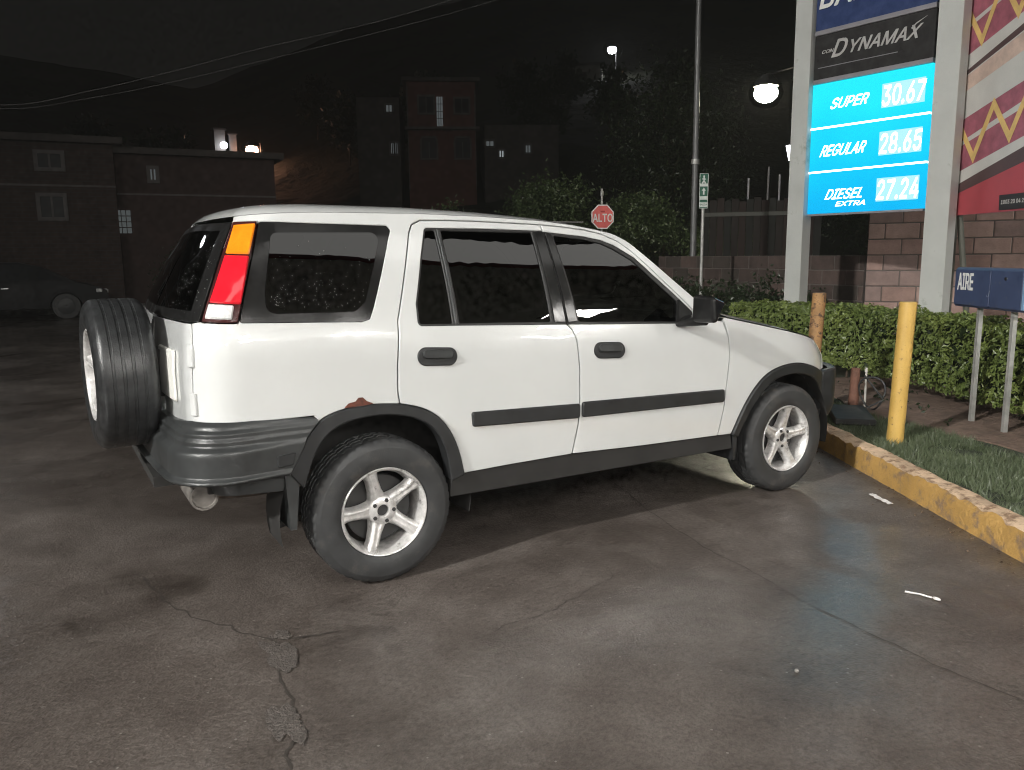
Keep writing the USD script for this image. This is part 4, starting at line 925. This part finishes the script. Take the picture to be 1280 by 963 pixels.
lamp('street_lamp', (-2.9, 14.2, 5.0), (-3.3, 14.6, 0), .16, (.95, .97, 1), 26, 'white street lamp across the street, outside the left edge, mirrored in the rear window')
single('house_lamp', trimesh.creation.icosphere(2, .24).apply_translation((10.66, 54.0, 8.95)), glow('house_lamp_glow', (.85, .9, 1), 10), 'tiny white lamp under the pale water tank on the left', 'lamp', smooth=True)
single('tube_lamp', tube([(12.36, 7.63, 3.61), (12.39, 7.60, 3.30)], [.045, .02], 10), glow('tube_glow', (.92, .92, 1), 3.), 'slanting white tube lamp against the left sign post', 'lamp', smooth=40)

# ------------------------------------------------------------------ houses
M['wall_brick'] = mat('far_brick', {'g': ('geometry', {}), 'm': ('mapping', dict(rotation=(math.pi / 2, 0, 0))), 'b': ('brick_texture', dict(scale=1.0, color1=(.062, .038, .032), color2=(.048, .031, .027), mortar=(.055, .048, .044), mortar_size=.012, brick_width=.30, row_height=.10)), 'p': ('principled_bsdf', dict(roughness=.9))},
                      [('g.position', 'm.vector'), ('m.vector', 'b.vector'), ('b.color', 'p.base_color')], 'p.BSDF')
M['wall_red'] = plain('red_plaster', (.06, .038, .034), .9, var=.2, scale=1.5)
M['wall_far'] = plain('far_red_plaster', (.15, .07, .058), .9, var=.2, scale=1.5)
M['wall_grey'] = plain('grey_plaster', (.26, .25, .23), .9, var=.2, scale=1.5)
M['frame_pale'] = plain('pale_frame', (.12, .11, .105), .7, var=.1)
M['roof_dark'] = plain('dark_roof', (.07, .06, .055), .8, var=.3, scale=2)
M['pane_dark'] = plain('dark_pane', (.012, .013, .014), .45, spec=.3)
M['door_lit'] = glow('lit_curtain', (.72, .80, .80), .085)
M['win_lit'] = glow('lit_window', (.75, .85, .88), .30)
M['win_dim'] = glow('dim_window', (.7, .78, .8), .10)
def house(label, p0, yaw, w, d, z0, z1, wall, wins, doors=(), slabs=(), roof=True, arch=False):
    """p0: left front foot; yaw: heading of the front wall to the right; wins: (x, z, w, h, pane material)"""
    e = np.array([math.cos(yaw), math.sin(yaw), 0]); n = np.cross(e, [0, 0, 1.]); p0 = np.array([p0[0], p0[1], 0.])
    f = on_face(p0, e, n)
    t = thing('house', label, 'house', (p0[0], p0[1], z0))
    wl = part(t, 'wall', f(bx(0, w, z0 - 1.5, z1, -d, 0), 0, 0, 0), wall, False)
    if roof: part(t, 'roof', f(bx(-.25, w + .25, z1, z1 + .18, -d - .25, .35), 0, 0, 0), M['roof_dark'], False)
    for (x0, x1, z, h_, dp) in slabs: part(t, 'ledge', f(bx(x0, x1, z, z + h_, .003, dp), 0, 0, 0), M['frame_pale'], False)
    for (x, z, ww, hh, pm) in wins:
        g = sbox(x - ww / 2, z, x + ww / 2, z + hh)
        if arch and pm == 'arch': g = g.union(Point(x, z + hh).buffer(ww / 2).intersection(sbox(x - ww, z + hh, x + ww, z + hh + ww * .28)))
        fr = part(t, 'window', f(extrude(g.buffer(.10, join_style=2).difference(g), .08), 0, 0, .002), M['frame_pale'], False)
        part(fr, 'pane', f(extrude(g, .02), 0, 0, .004), M['pane_dark'] if pm in ('dark', 'arch') else M[pm], False)
        part(fr, 'glazing_bar', f(bx(x - .025, x + .025, z, z + hh, .026, .05), 0, 0, 0), M['frame_pale'], False)
    for (x, z, ww, hh, pm) in doors:
        dr = part(t, 'door', f(bx(x - ww / 2, x + ww / 2, z, z + hh, .004, .04), 0, 0, 0), M[pm], False)
        for k in range(1, 4): part(dr, 'door_rail', f(bx(x - ww / 2, x + ww / 2, z + hh * k / 4 - .012, z + hh * k / 4 + .012, .042, .055), 0, 0, 0), M['frame_pale'] if pm == 'x' else M['roof_dark'], False)
        for k in range(1, 3): part(dr, 'door_bar', f(bx(x - ww / 2 + ww * k / 3 - .01, x - ww / 2 + ww * k / 3 + .01, z, z + hh, .042, .053), 0, 0, 0), M['roof_dark'], False)
    return t
ya = math.atan2(-.18, 1.0) * .4
house('two storey reddish brick house at the far left with one pale lit door', (-6.0, 22.1), ya, 7.0, 6, 0, 4.62, M['wall_brick'],
      [(5.42, 4.0 - .05, .55, .36, 'dark'), (5.38, 2.62, .55, .55, 'dark'), (1.5, 2.62, .7, .6, 'dark'), (3.4, 2.62, .6, .6, 'dark')], [(6.87 - .0, 2.15, .36, .68, 'door_lit')] if False else [], [(0, 7.0, 3.45, .05, .04)])
house('lower reddish house with a pale barred lit door, behind the spare wheel', (1.05, 22.2), ya, 4.5, 6, 0, 4.45, M['wall_red'],
      [(1.0, 3.75, .14, .30, 'win_dim')], [(-.18 + .3, 2.2, .38, .66, 'door_lit')], [(0, 4.5, 3.3, .05, .05)])
yh = math.atan2(-1.6, 3.3)
hh0 = 5.0
house('two storey dark red hillside house with arched lower windows and a balcony ledge', (17.17, 38.0), yh, 3.75, 6, hh0, 10.78, M['wall_far'],
      [(1.05, 9.15, .78, .85, 'dark'), (3.0, 9.15, .75, .75, 'dark'), (1.15, 6.75, .80, .85, 'arch'), (3.0, 6.75, .80, .85, 'arch')], [(1.78, 8.45, .34, 1.55, 'win_dim')], [(-.1, 3.95, 8.22, .14, .5), (.0, .06, 8.36, 2.2, .12), (3.68, 3.75, 8.36, 2.0, .12), (.0, .05, 5.0, 3.1, .05), (3.7, 3.75, 5.0, 3.1, .05)], roof=True, arch=True)
house('small dark house left of the red hillside house, with two pale slits', (14.6, 38.9), yh, 2.3, 5, 4.8, 9.9, M['roof_dark'], [(1.75, 9.15, .30, .34, 'win_dim'), (1.86, 6.95, .13, .55, 'win_dim'), (2.08, 6.95, .10, .55, 'win_dim')], roof=False)
house('dark house right of the red hillside house with small lit panes', (21.2, 36.6), yh, 4.2, 5, 4.6, 8.6, M['roof_dark'], [(.30, 7.45, .40, .26, 'win_dim'), (.95, 6.85, .22, .34, 'win_lit'), (2.45, 7.1, .26, .38, 'win_dim')], roof=False)
house('far pale hilltop house beside the high white street lamp', (43.9, 61.6), math.atan2(-2.4, 2.9), 3.4, 5, 16.6, 18.9, M['wall_grey'], [(1.6, 17.5, .6, .7, 'dark')], roof=True)
# water tank and chimney on the left hillside
t = thing('water_tank', 'pale square water tank tower on the left hillside', 'water tank', (10.5, 54.75, 8.2))
part(t, 'tower', bx(10.15, 10.85, 54.4, 55.1, 7.6, 10.0), M['wall_grey'], False); part(t, 'lid', bx(10.05, 10.95, 54.3, 55.2, 10.0, 10.12), M['roof_dark'], False)
part(t, 'finial', tube([(10.5, 54.75, 10.1), (10.5, 54.75, 10.7)], .04, 6), M['roof_dark'], 40)
t = thing('chimney_stack', 'short pale chimney block between the water tank and the orange lamp', 'chimney', (11.4, 54.55, 8.2))
part(t, 'stack', bx(11.15, 11.6, 54.4, 54.8, 7.6, 9.75), M['wall_grey'], False); part(t, 'cap', bx(11.08, 11.67, 54.33, 54.87, 9.75, 9.85), M['roof_dark'], False)
# pavement before the left houses
pv = bx(-14, 9, 20.9, 22.5, -.05, .14); single('pavement', pv, M['concrete'], 'raised pavement edge before the far houses', None, kind='structure', smooth=False)

# ------------------------------------------------------------------ the dark car at the far left
M['dark_paint'] = plain('dark_paint', (.008, .008, .009), .55, spec=.25, coat=0., var=.1)
t = thing('dark_car', 'dark saloon car parked at the far left across the street', 'car', (-2.4, 19.4, 0))
side = [(-4.55, .30), (-4.5, .62), (-4.35, .78), (-3.9, .86), (-3.3, .92), (-2.75, 1.30), (-2.3, 1.40), (-1.55, 1.40), (-1.05, 1.28), (-.35, .90), (.0, .82), (.30, .70), (.36, .45), (.33, .28)]
def loft(prof, y0, y1, inset=.0):
    pr = Polygon(prof); m = extrude(pr, y1 - y0); v = np.array(m.vertices); v = np.stack([v[:, 0], y0 + v[:, 2], v[:, 1]], -1)
    v[:, 1] = np.where(v[:, 2] > .92, 19.4 + (v[:, 1] - 19.4) * (1 - .28 * (v[:, 2] - .92) / .48), v[:, 1])
    m = trimesh.Trimesh(v, m.faces, process=False); return m if m.volume > 0 else flip(m)
bd = Polygon(side).difference(unary_union([Point(-3.75, .30).buffer(.36), Point(-.62, .30).buffer(.36)]))
part(t, 'body', loft(np.array(bd.exterior.coords)[:-1], 18.6, 20.2), M['dark_paint'], 30)
def cab(prof, y0, y1): return loft(prof, y0, y1)
part(t, 'side_glass', loft([(-3.15, .96), (-2.68, 1.27), (-2.28, 1.35), (-1.58, 1.35), (-1.12, 1.24), (-.62, .97)], 18.592, 20.208), M['pane_dark'], 30)
ws = grid_mesh(np.array([[(-1.00, 18.80 - .05, 1.27), (-1.00, 20.0, 1.27)], [(-.40, 18.72, .945), (-.40, 20.08, .945)]])); ws.vertices[:, 0] += .03
part(t, 'windscreen', ws if ws.face_normals[0][0] > 0 else flip(ws), M['pane_dark'], False)
for x in (-3.75, -.62):
    for y in (18.62, 20.0):
        wv = lathe([(.2, 0), (.31, 0), (.325, .03), (.325, .15), (.31, .18), (.2, .18)], 32, 'y'); wv.apply_translation((x, y, .32)); w_ = part(t, 'wheel', wv, M['rubber'], 40)
        rv = lathe([(.001, .03), (.06, .02), (.2, .04)], 24, 'y'); rv.apply_translation((x, y, .32)); part(w_, 'rim', rv, M['plastic'], 40)
hl = chamfer_box(.12, .28, .12, .03); hl.apply_translation((.29, 18.85, .66)); part(t, 'headlamp', hl, M['lens_clear'], 30)
hl = chamfer_box(.14, .10, .09, .02); hl.apply_translation((.13, 18.60, .69)); part(t, 'headlamp', hl, M['lens_clear'], 30)
part(t, 'door_handle', bx(-1.95, -1.80, 18.575, 18.60, .78, .80), M['chrome'], False)

# ------------------------------------------------------------------ trees and bushes of the far side
for k, (c, rad, n, sz, lb) in enumerate([
    ((10.3, 13.4, 2.35), (1.15, 1.0, 1.05), 9000, .10, 'dim green bushy tree behind the car roof, left of the stop sign'),
    ((12.6, 12.6, 2.1), (1.1, 1.0, .9), 8000, .10, 'dim green bushy tree right of and behind the stop sign'),
    ((8.1, 15.3, 1.9), (1.2, 1.0, .8), 6500, .10, 'low dark bushy tree above the middle of the car roof'),
    ((17.0, 16.4, 4.6), (2.6, 2.0, 2.8), 11000, .13, 'tall dark tree left of the tall thin pole'),
    ((23.5, 13.2, 4.0), (2.6, 2.2, 2.4), 10000, .14, 'tall dark tree behind the warm street lamp'),
    ((13.2, 10.2, 1.3), (1.3, 1.0, .8), 6500, .09, 'low dark bush below the tall dark tree, left of the pole'),
    ((2.4, 19.2, 1.0), (.9, .7, .8), 3500, .09, 'dark shrub across the street behind the spare wheel')]):
    bush('tree' if c[2] > 1.5 else 'far_shrub', c, rad, n, sz, lb, 'tree' if c[2] > 1.5 else 'shrub', 60 + k, 'tree' if k < 3 or k == 5 else 'bush', trunk=0.)
r = np.random.default_rng(21)
protos = []
def hill_tree(k, x, y, hgt):
    z = float(hill_h(np.array(x), np.array(y)))
    lb = 'dark tree on the night hillside, one of a scattered line'
    if k == 0:
        t = bush('hillside_tree', (x, y, z + hgt * .6), (hgt * .42, hgt * .42, hgt * .42), 1600, .42, lb, 'tree', 90, trunk=z - .2, group='dark trees scattered on the hillside'); protos.append((t, x, y, z)); return
    path = number('/World/hillside_tree'); X = UsdGeom.Xform.Define(stage, path)
    X.GetPrim().GetReferences().AddInternalReference(protos[0][0]); X.GetPrim().SetInstanceable(True)
    X.ClearXformOpOrder() if False else None
    X.GetPrim().GetAttribute('xformOp:translate').Set(Gf.Vec3d(x, y, z - .2)) if X.GetPrim().GetAttribute('xformOp:translate') else X.AddTranslateOp().Set(Gf.Vec3d(x, y, z - .2))
    meta(X.GetPrim(), lb, 'tree', 'dark trees scattered on the hillside')
spots = [(6.5, 48), (4.5, 43), (18, 50), (23, 46), (27, 40), (30, 47), (34, 42), (37, 52), (42, 44), (26, 55), (19, 60), (33, 33), (38, 27), (45, 33), (2, 46), (-4, 50), (20, 44)]
for k, (x, y) in enumerate(spots): hill_tree(k, x, y, 4.2)

# ------------------------------------------------------------------ overhead wires
M['wire'] = plain('overhead_wire', (.10, .10, .10), .6)
def wire(pts, label, r=.0075):
    pts = np.array(pts); k = np.r_[0, np.cumsum(np.linalg.norm(np.diff(pts, axis=0), axis=1))]; k /= k[-1]; kk = np.linspace(0, 1, 70)
    from scipy.interpolate import PchipInterpolator
    q = PchipInterpolator(k, pts)(kk)
    single('overhead_wire', tube(q, r, 6), M['wire'], label, 'wire', smooth=40)
wire([(-9.5, 14.5, 4.75), (-1.5, 13.87, 4.29), (.11, 13.82, 4.69), (1.27, 13.7, 5.06), (3.24, 13.3, 5.7), (5.57, 12.53, 6.35), (6.95, 11.89, 6.8), (10, 10.5, 7.9)], 'upper pale overhead wire sagging across the top left')
wire([(-9.5, 14.6, 4.72), (-1.5, 13.97, 4.24), (.11, 13.92, 4.57), (1.6, 13.75, 4.98), (3.24, 13.4, 5.47), (5.57, 12.63, 6.15), (6.95, 11.99, 6.55), (10, 10.6, 7.6)], 'lower dim overhead wire sagging just below the pale one', .006)
wire([(-8, 14.2, 4.6), (-1.2, 13.9, 6.30), (.2, 13.85, 6.62), (2.2, 13.6, 7.1), (5, 12.8, 8.0)], 'short stretch of wire at the upper left corner', .005)

# ------------------------------------------------------------------ litter
M['paper'] = plain('litter_white', (.72, .70, .68), .6, var=.1, scale=30)
def strip(p0, p1, w, z, seed, n=14):
    r = np.random.default_rng(seed); k = np.linspace(0, 1, n)[:, None]; q = np.array(p0) + (np.array(p1) - np.array(p0)) * k
    t = np.array(p1) - np.array(p0); t /= np.linalg.norm(t); nn = np.array([-t[1], t[0]])
    ww = w * r.uniform(.55, 1.2, (n, 1)); zz = z + .006 * r.uniform(0, 1, n)
    a, b = q + nn * ww, q - nn * ww
    top = np.stack([np.c_[b, zz], np.c_[a, zz + .003]], 1); m = grid_mesh(top); m = flip(m) if m.face_normals[:, 2].sum() < 0 else m
    m2 = m.copy(); m2.vertices[:, 2] -= .0025
    return cat_([m, flip(m2)])
rg_ = np.random.default_rng(44); n_ = 420
gs, gt = rg_.uniform(-4, 3.5, n_), -.015 - rg_.exponential(.07, n_)
single('gutter_litter', leaf_cloud(kp(gs, gt, np.full(n_, .008)), .020, 45, 2.5), plain('dead_leaf', (.10, .07, .045), .8, var=.6, scale=40), 'dead leaf bits and grit gathered along the foot of the kerb', 'leaf litter', kind='stuff', smooth=False)
single('litter_strip', strip((2.985, -1.20), (2.905, -1.39), .017, .007, 2), M['paper'], 'crumpled white strip of litter on the asphalt near the kerb', 'litter', smooth=False)
t = thing('plastic_spoon', 'small white plastic spoon lying on the asphalt at lower right', 'spoon', (1.89, -2.245, 0))
part(t, 'handle', tube([(1.865, -2.165, .006), (1.885, -2.22, .010), (1.900, -2.265, .008)], [.0045, .0038, .0042], 6), M['paper'], 40)
bw = trimesh.creation.icosphere(2, 1.); bw.vertices = bw.vertices * [.011, .018, .006] + [1.906, -2.283, .008]; part(t, 'bowl', bw, M['paper'], True)
single('pebble', trimesh.creation.icosphere(1, .008).apply_translation((.93, -2.37, .006)), plain('pebble_grey', (.2, .19, .175), .8, bump=.004), 'single pale pebble on the asphalt at the lower middle', 'pebble', smooth=False)

# ------------------------------------------------------------------ the filling station canopy behind the viewer
M['canopy_white'] = plain('canopy_white', (.72, .72, .70), .5, var=.04)
M['canopy_red'] = plain('canopy_red', (.45, .04, .05), .4, var=.06)
cx0, cx1, cy0, cy1, cz = -13.8, 10.4, -16.5, -4.6, 5.0
t = thing('station_canopy', 'white filling station canopy with a red stripe, reflected in the car windows', 'canopy', ((cx0 + cx1) / 2, (cy0 + cy1) / 2, 0))
part(t, 'ceiling', bx(cx0, cx1, cy0, cy1, cz + .02, cz + .25), M['canopy_white'], False)
M['fascia_lit'] = glow('lit_fascia', (1, .98, .93), 2.0)
for a in (bx(cx0 - .12, cx1 + .12, cy1, cy1 + .12, cz - .05, cz + 1.55), bx(cx0 - .12, cx1 + .12, cy0 - .12, cy0, cz - .05, cz + 1.55), bx(cx0 - .12, cx0, cy0, cy1, cz - .05, cz + 1.55), bx(cx1, cx1 + .12, cy0, cy1, cz - .05, cz + 1.55)):
    part(t, 'fascia', a, M['canopy_white'], False)
part(t, 'red_stripe', bx(cx0 - .12, cx1 + .12, cy1 + .121, cy1 + .13, cz - .02, cz + .18), M['canopy_red'], False)
part(t, 'lit_fascia', bx(cx0 - .1, cx1 + .1, cy1 + .121, cy1 + .135, cz + .183, cz + 1.53), M['fascia_lit'], False)
for x in (-7.5, 7.5):
    for y in (-12, -16.5): part(t, 'column', bx(x - .2, x + .2, y - .2, y + .2, 0, cz + .02), M['canopy_white'], False)
M['canopy_glow'] = glow('canopy_lamp_glow', (1., .97, .92), CANOPY)
for k, (x, y, lb) in enumerate([(-12.8, -6.0, 'canopy lamp at the far left corner by the street'), (-9.5, -6.2, 'canopy lamp near the canopy edge, second from the left corner'), (-1.6, -8.8, 'canopy lamp over the left pump lane'), (-9.5, -11.0, 'canopy lamp at the left end of the middle row'), (.8, -11.0, 'canopy lamp in the middle row, left of the centre column'), (4.0, -11.0, 'canopy lamp in the middle row, right of the centre column'), (7.6, -8.6, 'canopy lamp at the right end of the middle row'), (9.4, -12.5, 'canopy lamp at the far right corner by the shop'), (-5.0, -14.5, 'left canopy lamp before the shop front'), (1.5, -14.5, 'right canopy lamp before the shop front')]):
    t = thing('canopy_lamp', lb + ', square and flush', 'lamp', (x, y, cz), 'flush lamps in the canopy ceiling')
    part(t, 'housing', bx(x - .56, x + .56, y - .56, y + .56, cz - .02, cz + .018), M['lamp_body'], False)
    part(t, 'lens', bx(x - .5, x + .5, y - .5, y + .5, cz - .032, cz - .021), M['canopy_glow'], False)
def floodlight(fp, aim, strength, label, foot=None):
    fp = np.array(fp, float); fd_ = np.array(aim, float) - fp; fd_ /= np.linalg.norm(fd_)
    fe = np.cross([0, 0, 1.], fd_); fe /= np.linalg.norm(fe); fu = np.cross(fd_, fe)
    t = thing('floodlight', label, 'floodlight', (fp[0], fp[1], 0))
    part(t, 'housing', frame(cat_([bx(-.36, .36, -.30, .30, -.18, -.02), bx(-.36, .36, .28, .31, -.02, .45), bx(-.36, .36, -.31, -.28, -.02, .10), bx(-.37, -.34, -.30, .30, -.02, .55), bx(.34, .37, -.30, .30, -.02, .55)]), fp, fe, fu, fd_), M['lamp_body'], False)
    part(t, 'lens', frame(bx(-.32, .32, -.27, .27, -.015, .0), fp, fe, fu, fd_), glow('floodlight_glow_' + t.split('/')[-1], (1., .985, .94), strength), False)
    q = fp - fd_ * .22
    part(t, 'mast', tube([(q[0], q[1], 0), (q[0], q[1], q[2] + .1)], [.07, .05], 12), M['galv'], 40)
floodlight((-13.5, -4.3, 8.5), (4.5, .3, .5), FLOOD, 'white mast floodlight at the left end of the forecourt, aimed at the price sign')
# the shop front under the canopy's far side
t = thing('shop', 'pale station shop front beyond the pumps, seen only in reflections', 'shop', (0, -17.5, 0))
part(t, 'wall', bx(-13, 13, -19, -17.5, 0, 4.2), M['canopy_white'], False)
for k in range(6):
    x = -11 + 4 * k
    w_ = part(t, 'window', bx(x - 1.3, x + 1.3, -17.498, -17.44, .7, 2.6), M['frame_pale'], False)
    part(w_, 'pane', bx(x - 1.2, x + 1.2, -17.438, -17.42, .8, 2.5), M['pane_dark'], False)

# ------------------------------------------------------------------ damp night air round everything
HAZE = 0.0013
hm = usdkit.material(stage, '/World/Looks/night_haze', {'v': ('principled_volume', dict(color=(.92, .93, .90), density=HAZE, anisotropy=.25))}, [], volume='v.volume')
hz = trimesh.creation.box((520, 520, 78)); hz.apply_translation((20, 60, 78 / 2 - 1.6))
single('haze', hz, hm, 'thin damp night haze', None, kind='stuff', smooth=False)
